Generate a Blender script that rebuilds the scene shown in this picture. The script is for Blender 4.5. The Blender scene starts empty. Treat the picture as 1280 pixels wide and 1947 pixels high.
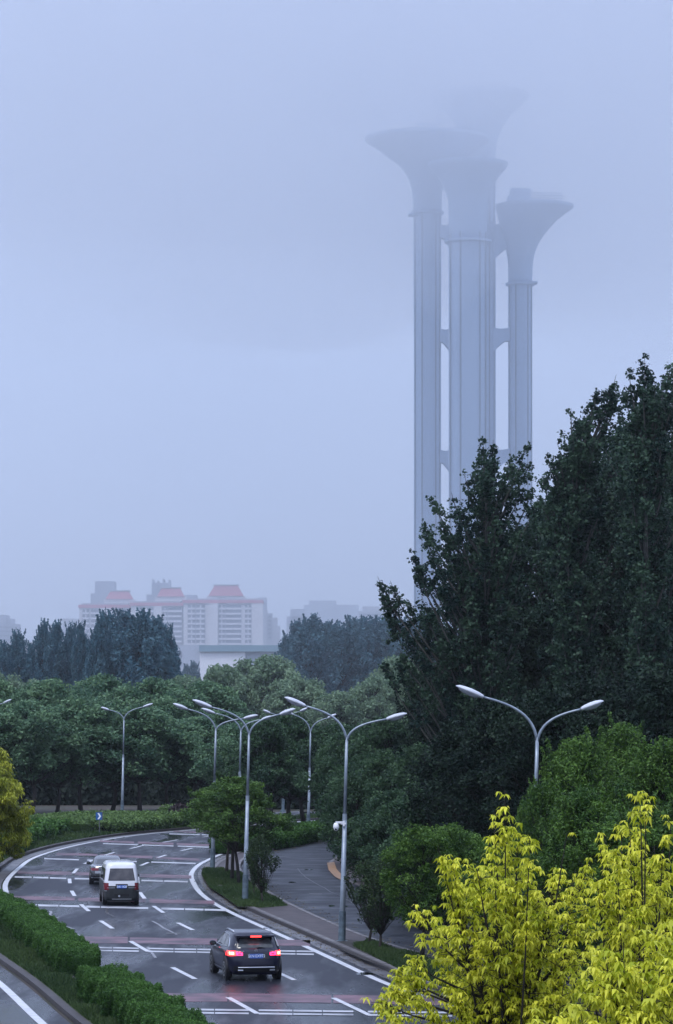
import bpy, math, random
import numpy as np
from mathutils import Vector, Matrix

# ------------------------------------------------------------------ camera, sky, sun, exposure
sc = bpy.context.scene
F, HC, CX, HY = 6500.0, 9.3, 640.0, 1337.0          # focal length in photo pixels, eye height, horizon row
cam = bpy.data.cameras.new("camera")
camo = bpy.data.objects.new("camera", cam)
sc.collection.objects.link(camo)
camo.location = (0, 0, HC)
camo.rotation_euler = (math.radians(90), 0, 0)
cam.sensor_fit = 'HORIZONTAL'
cam.sensor_width = 36
cam.lens = F / 1280 * 36
cam.shift_y = (HY - 973.5) / 1280
cam.clip_start = 1
cam.clip_end = 9000
sc.camera = camo

w = bpy.data.worlds.new("World")
sc.world = w
w.use_nodes = True
nt = w.node_tree
N, L = nt.nodes, nt.links
bg = N["Background"]
sky = N.new("ShaderNodeTexSky")
sky.sky_type = 'NISHITA'
sky.sun_disc = False
sky.sun_elevation = math.radians(58)
sky.sun_rotation = math.radians(210)
flat = N.new("ShaderNodeMix"); flat.data_type = 'RGBA'          # thick cloud: pale, slightly uneven
ns = N.new("ShaderNodeTexNoise"); ns.inputs["Scale"].default_value = 7; ns.inputs["Detail"].default_value = 3
tc = N.new("ShaderNodeTexCoord")
L.new(tc.outputs["Generated"], ns.inputs["Vector"])
L.new(ns.outputs["Fac"], flat.inputs[0])
flat.inputs[6].default_value = (4.15, 5.05, 7.6, 1)
flat.inputs[7].default_value = (5.75, 6.6, 9.2, 1)
mx = N.new("ShaderNodeMix"); mx.data_type = 'RGBA'
mx.inputs[0].default_value = 0.85
sep = N.new("ShaderNodeSeparateXYZ"); L.new(tc.outputs["Generated"], sep.inputs[0])
zr = N.new("ShaderNodeMapRange"); zr.inputs["From Max"].default_value = 1.0
zr.inputs["To Min"].default_value = 0.84; zr.inputs["To Max"].default_value = 1.75
L.new(sep.outputs["Z"], zr.inputs["Value"])
vm = N.new("ShaderNodeVectorMath"); vm.operation = 'SCALE'
L.new(flat.outputs[2], vm.inputs[0]); L.new(zr.outputs[0], vm.inputs["Scale"])
L.new(sky.outputs[0], mx.inputs[6]); L.new(vm.outputs[0], mx.inputs[7])
L.new(mx.outputs[2], bg.inputs["Color"])
bg.inputs["Strength"].default_value = 0.1

sun = bpy.data.lights.new("sun", 'SUN')
sun.energy = 1.1
sun.angle = math.radians(20)
sun.color = (1.0, 0.97, 0.93)
suno = bpy.data.objects.new("sun", sun)
sc.collection.objects.link(suno)
suno.rotation_euler = (math.radians(32), 0, math.radians(-30))

sc.view_settings.view_transform = 'Standard'
sc.view_settings.look = 'None'
sc.view_settings.exposure = 0.49
sc.view_settings.gamma = 1
sc.cycles.use_denoising = True
sc.cycles.max_bounces = 12
sc.cycles.diffuse_bounces = 3
sc.cycles.glossy_bounces = 3
sc.cycles.transmission_bounces = 3
sc.cycles.volume_bounces = 8
sc.cycles.transparent_max_bounces = 8
sc.cycles.caustics_reflective = False
sc.cycles.caustics_refractive = False

R_ = math.radians
col = sc.collection


def G(px, py, z=0.0):                    # where a photo pixel meets the ground
    d = F * (HC - z) / (py - HY)
    return ((px - CX) / F * d, d)


def at(px, py, d):                       # a photo pixel at distance d
    return Vector(((px - CX) / F * d, d, HC - (py - HY) / F * d))


# ------------------------------------------------------------------ materials
def mat(name, c, rough=0.6, metal=0.0, c2=None, nscale=4.0, bump=0.0, bscale=30.0, spec=0.5,
        emit=None, estr=0.0, rough2=None, detail=5.0, coat=0.0, ramp=(0.35, 0.65), stretch=None):
    m = bpy.data.materials.new(name)
    m.use_nodes = True
    n, l = m.node_tree.nodes, m.node_tree.links
    b = n["Principled BSDF"]
    b.inputs["Base Color"].default_value = (*c, 1)
    b.inputs["Roughness"].default_value = rough
    b.inputs["Metallic"].default_value = metal
    b.inputs["Specular IOR Level"].default_value = spec
    b.inputs["Coat Weight"].default_value = coat
    b.inputs["Coat Roughness"].default_value = 0.05
    t = n.new("ShaderNodeTexCoord")
    src = t.outputs["Object"]
    if stretch:
        mp = n.new("ShaderNodeMapping"); mp.inputs["Scale"].default_value = stretch
        l.new(src, mp.inputs[0]); src = mp.outputs[0]
    if c2 is not None or rough2 is not None:
        x = n.new("ShaderNodeTexNoise"); x.inputs["Scale"].default_value = nscale; x.inputs["Detail"].default_value = detail
        l.new(src, x.inputs["Vector"])
        mr = n.new("ShaderNodeMapRange")
        mr.inputs["From Min"].default_value, mr.inputs["From Max"].default_value = ramp
        l.new(x.outputs["Fac"], mr.inputs["Value"])
        if c2 is not None:
            k = n.new("ShaderNodeMix"); k.data_type = 'RGBA'
            k.inputs[6].default_value = (*c, 1); k.inputs[7].default_value = (*c2, 1)
            l.new(mr.outputs[0], k.inputs[0]); l.new(k.outputs[2], b.inputs["Base Color"])
        if rough2 is not None:
            k = n.new("ShaderNodeMix")
            k.inputs[2].default_value = rough; k.inputs[3].default_value = rough2
            l.new(mr.outputs[0], k.inputs[0]); l.new(k.outputs[0], b.inputs["Roughness"])
    if bump:
        y = n.new("ShaderNodeTexNoise"); y.inputs["Scale"].default_value = bscale; y.inputs["Detail"].default_value = 4
        l.new(t.outputs["Object"], y.inputs["Vector"])
        bp = n.new("ShaderNodeBump"); bp.inputs["Strength"].default_value = bump; bp.inputs["Distance"].default_value = 0.02
        l.new(y.outputs["Fac"], bp.inputs["Height"]); l.new(bp.outputs[0], b.inputs["Normal"])
    if emit:
        b.inputs["Emission Color"].default_value = (*emit, 1)
        b.inputs["Emission Strength"].default_value = estr
    return m


def leafmat(name, a, b_, trans=0.3, rough=0.5, spec=0.18):
    m = bpy.data.materials.new(name)
    m.use_nodes = True
    n, l = m.node_tree.nodes, m.node_tree.links
    p = n["Principled BSDF"]; out = n["Material Output"]
    at_ = n.new("ShaderNodeAttribute"); at_.attribute_name = "tint"
    k = n.new("ShaderNodeMix"); k.data_type = 'RGBA'
    k.inputs[6].default_value = (*a, 1); k.inputs[7].default_value = (*b_, 1)
    l.new(at_.outputs["Fac"], k.inputs[0])
    l.new(k.outputs[2], p.inputs["Base Color"])
    p.inputs["Roughness"].default_value = rough
    p.inputs["Specular IOR Level"].default_value = spec
    tr = n.new("ShaderNodeBsdfTranslucent"); l.new(k.outputs[2], tr.inputs["Color"])
    ms = n.new("ShaderNodeMixShader"); ms.inputs[0].default_value = trans
    l.new(p.outputs[0], ms.inputs[1]); l.new(tr.outputs[0], ms.inputs[2])
    l.new(ms.outputs[0], out.inputs["Surface"])
    return m


M = {}
M['asphalt'] = mat("wet_asphalt", (0.010, 0.012, 0.018), rough=0.10, rough2=0.55, c2=(0.026, 0.029, 0.040), nscale=0.34, detail=8,
                   bump=0.25, bscale=22, stretch=(1.2, 0.16, 1), ramp=(0.40, 0.58), spec=0.12)
M['asphalt_old'] = mat("worn_asphalt", (0.016, 0.019, 0.028), rough=0.35, rough2=0.65, c2=(0.034, 0.038, 0.048), nscale=0.5, detail=8,
                       bump=0.6, bscale=12, spec=0.12)
M['white_paint'] = mat("road_paint_white", (0.62, 0.63, 0.66), rough=0.35, c2=(0.36, 0.37, 0.40), nscale=2.5, detail=8, ramp=(0.45, 0.8))
M['thin_white'] = mat("road_paint_worn", (0.50, 0.51, 0.54), rough=0.35, c2=(0.14, 0.14, 0.16), nscale=1.2, detail=8, ramp=(0.45, 0.75))
M['pink_paint'] = mat("road_paint_red", (0.19, 0.10, 0.125), rough=0.4, spec=.14, c2=(0.035, 0.033, 0.043), nscale=0.8, detail=10, ramp=(0.38, 0.66))
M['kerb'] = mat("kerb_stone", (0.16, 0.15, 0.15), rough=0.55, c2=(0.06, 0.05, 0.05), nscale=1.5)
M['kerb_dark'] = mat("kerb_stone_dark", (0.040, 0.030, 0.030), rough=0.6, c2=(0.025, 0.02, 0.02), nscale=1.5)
M['gutter'] = mat("gutter_concrete", (0.12, 0.115, 0.12), rough=0.4, c2=(0.035, 0.03, 0.035), nscale=0.9)
M['paver'] = mat("brown_pavers", (0.075, 0.060, 0.062), rough=0.6, spec=.25, c2=(0.040, 0.033, 0.036), nscale=2.2, bump=0.3, bscale=8)
M['tactile'] = mat("ochre_tiles", (0.36, 0.19, 0.08), rough=0.5, c2=(0.2, 0.12, 0.07), nscale=3)
M['soil'] = mat("damp_soil", (0.028, 0.022, 0.018), rough=0.8, c2=(0.014, 0.012, 0.01), nscale=1.0)
M['ground'] = mat("ground_earth", (0.030, 0.034, 0.020), rough=0.9, c2=(0.052, 0.040, 0.032), nscale=0.12, detail=8, bump=0.3, bscale=3)
M['turf'] = mat("turf", (0.030, 0.055, 0.020), rough=0.9, c2=(0.055, 0.065, 0.025), nscale=0.8, detail=8)
M['lamp_steel'] = mat("galvanised_steel", (0.30, 0.35, 0.40), rough=0.4, metal=0.4, c2=(0.20, 0.24, 0.29), nscale=3)
M['lamp_sleeve'] = mat("painted_lower_pole", (0.16, 0.22, 0.26), rough=0.5, metal=0.3, c2=(0.08, 0.11, 0.14), nscale=5)
M['lamp_shell'] = mat("lamp_shell", (0.60, 0.63, 0.69), rough=0.4, c2=(0.46, 0.49, 0.56), nscale=6)
M['lamp_lens'] = mat("lamp_lens", (0.30, 0.33, 0.38), rough=0.12)
M['bark'] = mat("bark", (0.032, 0.026, 0.022), rough=0.85, c2=(0.016, 0.013, 0.012), nscale=6, bump=0.5, bscale=10)
M['bark_pale'] = mat("pale_bark", (0.11, 0.11, 0.10), rough=0.8, c2=(0.05, 0.05, 0.045), nscale=3)
M['leaf_row'] = leafmat("leaf_row", (0.052, 0.12, 0.075), (0.19, 0.31, 0.16))  # leaf tones raised to stand in for haze over the tree belt
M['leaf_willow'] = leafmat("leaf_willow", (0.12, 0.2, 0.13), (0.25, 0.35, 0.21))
M['leaf_poplar'] = leafmat("leaf_poplar", (0.04, 0.11, 0.155), (0.12, 0.235, 0.275))  # bluish lift in the leaf colour stands in for distance haze
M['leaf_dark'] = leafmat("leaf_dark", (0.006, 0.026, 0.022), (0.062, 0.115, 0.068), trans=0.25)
M['leaf_wood_shaded'] = leafmat("leaf_wood_shaded", (0.003, 0.013, 0.011), (0.028, 0.052, 0.03), trans=0.2, spec=.12)  # darker leaf colour paints in the shade below the tall trees
M['leaf_island'] = leafmat("leaf_island", (0.022, 0.062, 0.016), (0.13, 0.235, 0.05))
M['leaf_street'] = leafmat("leaf_street", (.020, .052, .030), (.090, .165, .075))
M['leaf_mid'] = leafmat("leaf_mid", (0.018, 0.06, 0.014), (0.145, 0.265, 0.05), trans=0.3)
M['leaf_sapling'] = leafmat("leaf_sapling", (0.012, 0.03, 0.02), (0.07, 0.115, 0.04), trans=0.25)
M['leaf_yellow'] = leafmat("leaf_yellow", (0.3, 0.37, 0.01), (0.92, 0.9, 0.1), trans=0.38, rough=0.4)
M['leaf_yellow2'] = leafmat("leaf_yellow2", (0.2, 0.24, 0.022), (0.5, 0.52, 0.06), trans=0.35, rough=0.5)
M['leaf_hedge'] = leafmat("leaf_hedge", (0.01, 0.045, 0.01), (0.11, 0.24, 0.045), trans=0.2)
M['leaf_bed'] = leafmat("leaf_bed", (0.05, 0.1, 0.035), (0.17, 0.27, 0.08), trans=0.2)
M['leaf_purple'] = leafmat("leaf_purple", (0.025, 0.022, 0.028), (0.075, 0.055, 0.06), trans=0.15)
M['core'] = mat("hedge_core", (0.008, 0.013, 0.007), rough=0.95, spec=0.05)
M['grass'] = leafmat("grass_blade", (0.022, 0.050, 0.018), (0.075, 0.120, 0.040), trans=0.3, rough=0.7)
M['under'] = leafmat("undergrowth_leaf", (0.014, 0.026, 0.022), (0.045, 0.062, 0.045), trans=0.2, rough=0.7)
M['concrete_tower'] = mat("tower_concrete", (0.36, 0.47, 0.62), rough=0.7, c2=(0.29, 0.39, 0.53), nscale=0.05, stretch=(1, 1, 0.12))  # blue cast of the haze is partly put into the concrete colour
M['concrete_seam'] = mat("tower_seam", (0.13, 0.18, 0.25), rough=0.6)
M['b_wall'] = mat("apartment_wall", (0.62, 0.60, 0.62), rough=0.8)
M['b_wall2'] = mat("apartment_wall_grey", (0.30, 0.31, 0.35), rough=0.8)
M['b_far'] = mat("far_concrete", (0.22, 0.24, 0.30), rough=0.8)
M['b_glass'] = mat("far_glass", (0.07, 0.09, 0.13), rough=0.3)
M['b_balc'] = mat("balcony_front", (0.66, 0.64, 0.68), rough=0.8)
M['b_red'] = mat("red_roof", (0.42, 0.085, 0.13), rough=0.6)
M['b_red2'] = mat("red_roof_dark", (0.36, 0.07, 0.11), rough=0.6)
M['hall_white'] = mat("hall_panel", (0.80, 0.80, 0.84), rough=0.6)
M['hall_grey'] = mat("hall_side", (0.42, 0.46, 0.54), rough=0.6)
M['hall_teal'] = mat("hall_band", (0.16, 0.26, 0.32), rough=0.6)
M['navy'] = mat("navy_paint", (0.006, 0.007, 0.024), rough=0.28, coat=0.35, spec=.35)
M['navy_side'] = mat("black_trim", (0.010, 0.010, 0.013), rough=0.45)
M['glass_dark'] = mat("tinted_glass", (0.018, 0.022, 0.024), rough=0.06, spec=0.9)
M['glass_rear'] = mat("rear_glass", (0.10, 0.115, 0.12), rough=0.12, c2=(0.045, 0.05, 0.055), nscale=5)
M['tyre'] = mat("tyre", (0.012, 0.012, 0.013), rough=0.7)
M['rim'] = mat("alloy", (0.35, 0.36, 0.38), rough=0.3, metal=0.8)
M['chrome'] = mat("chrome", (0.60, 0.62, 0.66), rough=0.28, metal=1.0)
M['red_on'] = mat("brake_light_lit", (0.6, 0.01, 0.02), rough=0.3, emit=(1.0, 0.035, 0.03), estr=4.0)
M['red_hot'] = mat("brake_bulb_lit", (0.8, 0.2, 0.1), rough=0.3, emit=(1.0, 0.30, 0.12), estr=7.0)
M['red_in'] = mat("tail_light_lit", (0.6, 0.01, 0.1), rough=0.3, emit=(1.0, 0.03, 0.13), estr=3.0)
M['red_off'] = mat("tail_light_off", (0.16, 0.012, 0.022), rough=0.15)
M['plate_blue'] = mat("plate_blue", (0.02, 0.10, 0.45), rough=0.4)
M['plate_white'] = mat("plate_white", (0.7, 0.78, 0.9), rough=0.4)
M['van_white'] = mat("van_white", (0.74, 0.75, 0.79), rough=0.25, coat=0.6, c2=(0.66, 0.67, 0.71), nscale=3)
M['van_grey'] = mat("van_grey", (0.030, 0.034, 0.038), rough=0.5, spec=.3, c2=(0.016, 0.018, 0.02), nscale=4)
M['sedan_grey'] = mat("sedan_paint", (0.045, 0.05, 0.06), rough=0.15, coat=1.0, metal=0.3)
M['sign_blue'] = mat("sign_blue", (0.02, 0.12, 0.36), rough=0.4)
M['sign_white'] = mat("sign_white", (0.8, 0.84, 0.9), rough=0.4)
M['cam_white'] = mat("camera_white", (0.82, 0.83, 0.86), rough=0.3)
M['black'] = mat("black_plastic", (0.01, 0.01, 0.012), rough=0.3, spec=.3)
M['rail'] = mat("rail_metal", (0.10, 0.11, 0.12), rough=0.5)
M['crack_light'] = mat("crack_sealant", (0.22, 0.22, 0.24), rough=0.4)
M['crack_dark'] = mat("crack_dark", (0.008, 0.008, 0.01), rough=0.3)


# ------------------------------------------------------------------ object helpers
def tag(o, label=None, cat=None, group=None, kind=None):
    if label: o['label'] = label
    if cat: o['category'] = cat
    if group: o['group'] = group
    if kind: o['kind'] = kind
    return o


def empty(name, loc=(0, 0, 0), rz=0.0):
    o = bpy.data.objects.new(name, None)
    col.objects.link(o)
    o.location = loc
    o.rotation_euler = (0, 0, rz)
    o.empty_display_size = 0.2
    return o


def copy_tree(o, parent=None):
    c = o.copy()
    col.objects.link(c)
    if parent is not None:
        c.parent = parent
        KIDS.setdefault(parent.name, []).append(c)
    for ch in [x for x in KIDS.get(o.name, ())]:
        copy_tree(ch, c)
    return c


KIDS = {}


class MB:
    def __init__(s):
        s.v, s.f, s.mi = [], [], []
        s.m = 0

    def face(s, f):
        s.f.append(f); s.mi.append(s.m)

    def box(s, c, d, rz=0.0, top=1.0):
        cx, cy, cz = c; x, y, z = d[0] / 2, d[1] / 2, d[2] / 2
        b = len(s.v); ca, sa = math.cos(rz), math.sin(rz)
        for k, zz in ((1.0, -z), (top, z)):
            for sx, sy in ((-1, -1), (1, -1), (1, 1), (-1, 1)):
                px, py = sx * x * k, sy * y * k
                s.v.append((cx + px * ca - py * sa, cy + px * sa + py * ca, cz + zz))
        for q in ((3, 2, 1, 0), (4, 5, 6, 7), (0, 1, 5, 4), (1, 2, 6, 5), (2, 3, 7, 6), (3, 0, 4, 7)):
            s.face([b + i for i in q])
        return s

    def tube(s, pts, rad, n=8, cap=True, flat=1.0):
        pts = [Vector(p) for p in pts]
        b = len(s.v)
        up = Vector((0.13, 0.92, 0.2)).normalized()
        for i, p in enumerate(pts):
            t = (pts[min(i + 1, len(pts) - 1)] - pts[max(i - 1, 0)])
            t = t.normalized() if t.length > 1e-9 else Vector((0, 0, 1))
            a = t.cross(up)
            if a.length < 0.05: a = t.cross(Vector((1, 0, 0)))
            a.normalize(); c = t.cross(a)
            r = rad[i] if hasattr(rad, '__len__') else rad
            for k in range(n):
                q = 2 * math.pi * k / n
                s.v.append(tuple(p + a * (r * math.cos(q)) + c * (r * flat * math.sin(q))))
        for i in range(len(pts) - 1):
            for k in range(n):
                k2 = (k + 1) % n
                s.face([b + i * n + k, b + i * n + k2, b + (i + 1) * n + k2, b + (i + 1) * n + k])
        if cap:
            s.face([b + k for k in range(n)][::-1])
            s.face([b + (len(pts) - 1) * n + k for k in range(n)])
        return s

    def rings(s, rings, cap=True):
        n = len(rings[0]); b = len(s.v)
        for r in rings:
            s.v.extend([tuple(p) for p in r])
        for i in range(len(rings) - 1):
            for k in range(n):
                k2 = (k + 1) % n
                s.face([b + i * n + k, b + i * n + k2, b + (i + 1) * n + k2, b + (i + 1) * n + k])
        if cap:
            s.face([b + k for k in range(n)][::-1])
            s.face([b + (len(rings) - 1) * n + k for k in range(n)])
        return s

    def grid(s, P):
        h, wd = len(P), len(P[0]); b = len(s.v)
        for r in P:
            s.v.extend([tuple(p) for p in r])
        for i in range(h - 1):
            for j in range(wd - 1):
                s.face([b + i * wd + j, b + i * wd + j + 1, b + (i + 1) * wd + j + 1, b + (i + 1) * wd + j])
        return s

    def poly(s, pts, z0, z1=None):
        """flat polygon at z0, or prism z0..z1"""
        b = len(s.v); n = len(pts)
        if z1 is None:
            s.v.extend([(p[0], p[1], z0) for p in pts]); s.face(list(range(b, b + n)))
            return s
        s.v.extend([(p[0], p[1], z0) for p in pts]); s.v.extend([(p[0], p[1], z1) for p in pts])
        s.face(list(range(b + n, b + 2 * n))); s.face(list(range(b, b + n))[::-1])
        for i in range(n):
            j = (i + 1) % n
            s.face([b + i, b + j, b + n + j, b + n + i])
        return s

    def build(s, name, m, parent=None, smooth=False, loc=None):
        me = bpy.data.meshes.new(name)
        me.from_pydata(s.v, [], s.f)
        ms = m if isinstance(m, (list, tuple)) else [m]
        for x in ms: me.materials.append(x)
        if len(ms) > 1: me.polygons.foreach_set("material_index", s.mi)
        if smooth: me.polygons.foreach_set("use_smooth", [True] * len(me.polygons))
        me.update()
        o = bpy.data.objects.new(name, me)
        col.objects.link(o)
        if parent is not None:
            o.parent = parent
            KIDS.setdefault(parent.name, []).append(o)
        if loc is not None: o.location = loc
        return o


def spline(pts, step=2.0):
    pts = [Vector((p[0], p[1])) for p in pts]
    P = [pts[0] * 2 - pts[1]] + pts + [pts[-1] * 2 - pts[-2]]
    out = []
    for i in range(1, len(P) - 2):
        a, b, c, d = P[i - 1], P[i], P[i + 1], P[i + 2]
        n = max(1, int((c - b).length / step))
        for k in range(n):
            t = k / n
            out.append(0.5 * ((2 * b) + (c - a) * t + (2 * a - 5 * b + 4 * c - d) * t * t + (3 * b - a - 3 * c + d) * t ** 3))
    out.append(pts[-1])
    return out


def offset(pts, d):
    out = []
    for i, p in enumerate(pts):
        t = (pts[min(i + 1, len(pts) - 1)] - pts[max(i - 1, 0)]).normalized()
        out.append(p + Vector((t.y, -t.x)) * d)        # d>0: right of travel
    return out


def ribbon(mb, pts, d0, d1, z):
    a, b = offset(pts, d0), offset(pts, d1)
    k = len(mb.v)
    for p, q in zip(a, b):
        mb.v += [(p.x, p.y, z), (q.x, q.y, z)]
    for i in range(len(pts) - 1):
        mb.face([k + 2 * i, k + 2 * i + 1, k + 2 * i + 3, k + 2 * i + 2])


def kerb(mb, pts, d0, d1, z0, z1):
    a, b = offset(pts, d0), offset(pts, d1)
    k = len(mb.v)
    for p, q in zip(a, b):
        mb.v += [(p.x, p.y, z0), (p.x, p.y, z1), (q.x, q.y, z1), (q.x, q.y, z0)]
    for i in range(len(pts) - 1):
        for j in range(3):
            mb.face([k + 4 * i + j, k + 4 * i + j + 1, k + 4 * i + 5 + j, k + 4 * i + 4 + j])


def structure(o):
    o['kind'] = 'structure'
    return o


# ------------------------------------------------------------------ the ground and the roads
g = MB(); g.poly([(-420, -50), (420, -50), (420, 3400), (-420, 3400)], -0.03)
structure(g.build('ground', M['ground']))

main_left = spline([(-1.5, 78), (-3.3, 90), (-5.5, 102), (-7.9, 115), (-10.2, 128), (-12.9, 144)] +
                   [G(*p) for p in ((22, 1712), (10, 1690), (15, 1672), (37, 1650), (65, 1631), (125, 1612), (200, 1597), (280, 1586), (395, 1576), (520, 1566), (640, 1558), (760, 1550), (900, 1545))])
main_right = spline([(8.8, 78), (6.6, 90), (3.7, 104.5)] + [G(*p) for p in ((744, 1874), (640, 1827), (560, 1790), (500, 1763), (445, 1738), (406, 1717), (380, 1697), (367, 1677), (364, 1662), (374, 1648), (392, 1637),
                    (430, 1621), (500, 1600), (570, 1588), (640, 1580), (760, 1573), (900, 1567))])


def between(la, lb, n=90):
    def res(pl):
        d = [0]
        for a, b in zip(pl, pl[1:]): d.append(d[-1] + (b - a).length)
        out = []
        for k in range(n):
            s_ = d[-1] * k / (n - 1); i = 0
            while i < len(d) - 2 and d[i + 1] < s_: i += 1
            t = (s_ - d[i]) / max(1e-6, d[i + 1] - d[i])
            out.append(pl[i].lerp(pl[i + 1], min(1, t)))
        return out
    return res(la), res(lb)


mr_ = MB()
A, B = between(offset(main_left, -0.9), offset(main_right, 1.6))
mr_.grid([[(p.x, p.y, 0), (q.x, q.y, 0)] for p, q in zip(A, B)])
structure(mr_.build('road', M['asphalt']))

# painted edge lines
e = MB(); ribbon(e, main_left, -0.13, 0.13, 0.006); ribbon(e, main_right, -0.13, 0.13, 0.006)
structure(e.build('edge_lines', M['white_paint']))

# gutters outside the edge lines
gt = MB(); ribbon(gt, main_left, -0.75, -0.2, 0.008); ribbon(gt, main_right, 0.36, .94, 0.008)
structure(gt.build('gutter', M['gutter']))


def dash(mb, a, b, wd=0.19, z=0.010):
    a, b = Vector(G(*a)), Vector(G(*b))
    t = (b - a).normalized(); n_ = Vector((t.y, -t.x)) * wd / 2
    k = len(mb.v)
    for p in (a - n_, a + n_, b + n_, b - n_): mb.v.append((p.x, p.y, z))
    mb.face([k, k + 1, k + 2, k + 3])


lm = MB()
for a, b in (((490, 1928), (434, 1897)), ((371, 1862), (328, 1840)), ((282, 1810), (248, 1790)), ((214, 1766), (191, 1751)),
             ((169, 1733), (154, 1720)), ((142, 1704), (136, 1694)), ((133, 1680), (132, 1671)), ((139, 1661), (147, 1652)),
             ((160, 1643), (176, 1636)), ((200, 1626), (218, 1621)), ((248, 1614), (272, 1608)), ((310, 1602), (338, 1597)),
             ((385, 1592), (410, 1589)), ((480, 1582), (505, 1580)),
             ((703, 1931), (634, 1898)), ((560, 1864), (529, 1850)), ((446, 1812), (415, 1797)), ((367, 1769), (338, 1755)), ((311, 1736), (292, 1723)),
             ((275, 1709), (266, 1697)), ((262, 1680), (261, 1668)), ((268, 1646), (282, 1640)), ((300, 1631), (316, 1626)),
             ((344, 1618), (366, 1613)), ((414, 1606), (440, 1603)), ((500, 1590), (530, 1586)), ((0, 1990), (1, 1989))):
    dash(lm, a, b)
structure(lm.build('lane_dashes', M['white_paint']))


def band(mb, xl, yl0, yl1, xr, yr0, yr1, z=0.008):
    k = len(mb.v)
    for p in (G(xl, yl1), G(xr, yr1), G(xr, yr0), G(xl, yl0)): mb.v.append((p[0], p[1], z))
    mb.face([k, k + 1, k + 2, k + 3])


pk = MB()
for q in ((300, 1889, 1905, 432, 1889, 1905), (436, 1889, 1905, 630, 1892, 1908), (634, 1892, 1908, 850, 1896, 1912),
          (120, 1781, 1793, 243, 1782, 1794), (247, 1783, 1794, 413, 1785, 1797), (417, 1785, 1797, 590, 1788, 1799),
          (22, 1704, 1711, 142, 1706, 1713), (149, 1707, 1714, 277, 1709, 1716), (284, 1709, 1717, 408, 1713, 1720),
          (34, 1656, 1661, 136, 1658, 1664), (142, 1658, 1664, 262, 1662, 1668), (266, 1662, 1668, 364, 1665, 1671),
          (108, 1622, 1626, 186, 1624, 1628), (190, 1624, 1628, 290, 1628, 1633), (296, 1629, 1633, 380, 1633, 1637),
          (190, 1598, 1601, 255, 1600, 1604), (262, 1600, 1604, 330, 1603, 1607), (336, 1603, 1607, 400, 1606, 1610),
          (330, 1580, 1582, 500, 1586, 1589)):
    band(pk, *q)
structure(pk.build('red_speed_bands', M['pink_paint']))
wb = MB()


def pairs(y0, y1, gap, cuts, slope):
    for a, b in cuts:
        ya, yb = y0 + (a - cuts[0][0]) * slope, y0 + (b - cuts[0][0]) * slope
        band(wb, a, ya, ya + y1, b, yb, yb + y1, 0.012)
        if gap: band(wb, a, ya + gap, ya + gap + y1, b, yb + gap, yb + gap + y1, 0.012)


pairs(1918.5, 3.2, 6.2, ((345, 407), (409, 473), (492, 556), (558, 612), (614, 672), (700, 760), (762, 860)), 0.012)
pairs(1800.5, 2.6, 5.4, ((150, 213), (215, 264), (282, 330), (332, 373), (375, 415), (418, 470), (472, 527), (529, 562), (564, 597)), 0.018)
pairs(1719.5, 3.6, 0, ((45, 70), (72, 111), (113, 151), (164, 190), (192, 282), (307, 350), (352, 387), (389, 430)), 0.026)
pairs(1666.5, 2.8, 0, ((28, 60), (63, 92), (95, 126), (142, 200), (240, 265), (269, 310), (312, 357)), 0.028)
pairs(1632, 2.2, 0, ((84, 150), (166, 260), (288, 372)), 0.032)
pairs(1603.5, 1.8, 0, ((196, 262), (270, 330), (338, 400)), 0.034)
pairs(1585, 1.6, 0, ((322, 380), (384, 402), (420, 480)), 0.03)
structure(wb.build('white_speed_bars', M['thin_white']))

# cracks and sealed joints in the carriageway
ck = MB()
rnd = random.Random(5)


def crack(mb, pts, wd, z=0.009, jit=2.5):
    P_ = []
    for (a, b), (c, d) in zip(pts, pts[1:]):
        for k in range(5):
            t = k / 5
            P_.append(Vector(G(a + (c - a) * t + rnd.uniform(-jit, jit), b + (d - b) * t + rnd.uniform(-jit, jit) * .4)))
    ribbon(mb, P_, -wd / 2, wd / 2, z)


crack(ck, ((95, 1732), (97, 1743), (116, 1746)), 0.12)
crack(ck, ((107, 1752), (138, 1767), (140, 1776), (160, 1781)), 0.12)
crack(ck, ((290, 1752), (345, 1785)), 0.10)
crack(ck, ((280, 1800), (302, 1826)), 0.10)
structure(ck.build('sealed_cracks', M['crack_light']))
ck = MB()
crack(ck, ((203, 1726), (204, 1736), (220, 1744)), 0.12)
crack(ck, ((566, 1652), (585, 1672), (640, 1700), (680, 1722)), 0.06)
structure(ck.build('open_cracks', M['crack_dark']))
pt = MB()
for (x, y, rx) in ((555, 1678, 7), (630, 1723, 6), (655, 1724, 6), (694, 1852, 16), (586, 1654, 8)):
    c = G(x, y)
    pts = [(c[0] + rx / F * c[1] * math.cos(a) * (1 + .25 * math.sin(3 * a + x)), c[1] + 0.6 * math.sin(a)) for a in [k * math.pi / 8 for k in range(16)]]
    pt.poly(pts, 0.012)
structure(pt.build('puddles', mat("puddle", (0.006, 0.006, 0.008), rough=0.03)))

# drain covers and fallen leaves along the kerbs
dc = MB()
for x, y in ((330, 1775), (470, 1838), (250, 1690), (600, 1700), (720, 1760)):
    c = G(x, y); dc.box((c[0], c[1], 0.004), (.62, .62, .012))
structure(dc.build('drain_cover', mat("cast_iron", (0.02, 0.02, 0.022), rough=0.4, c2=(.05, .045, .04), nscale=9)))

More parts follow.
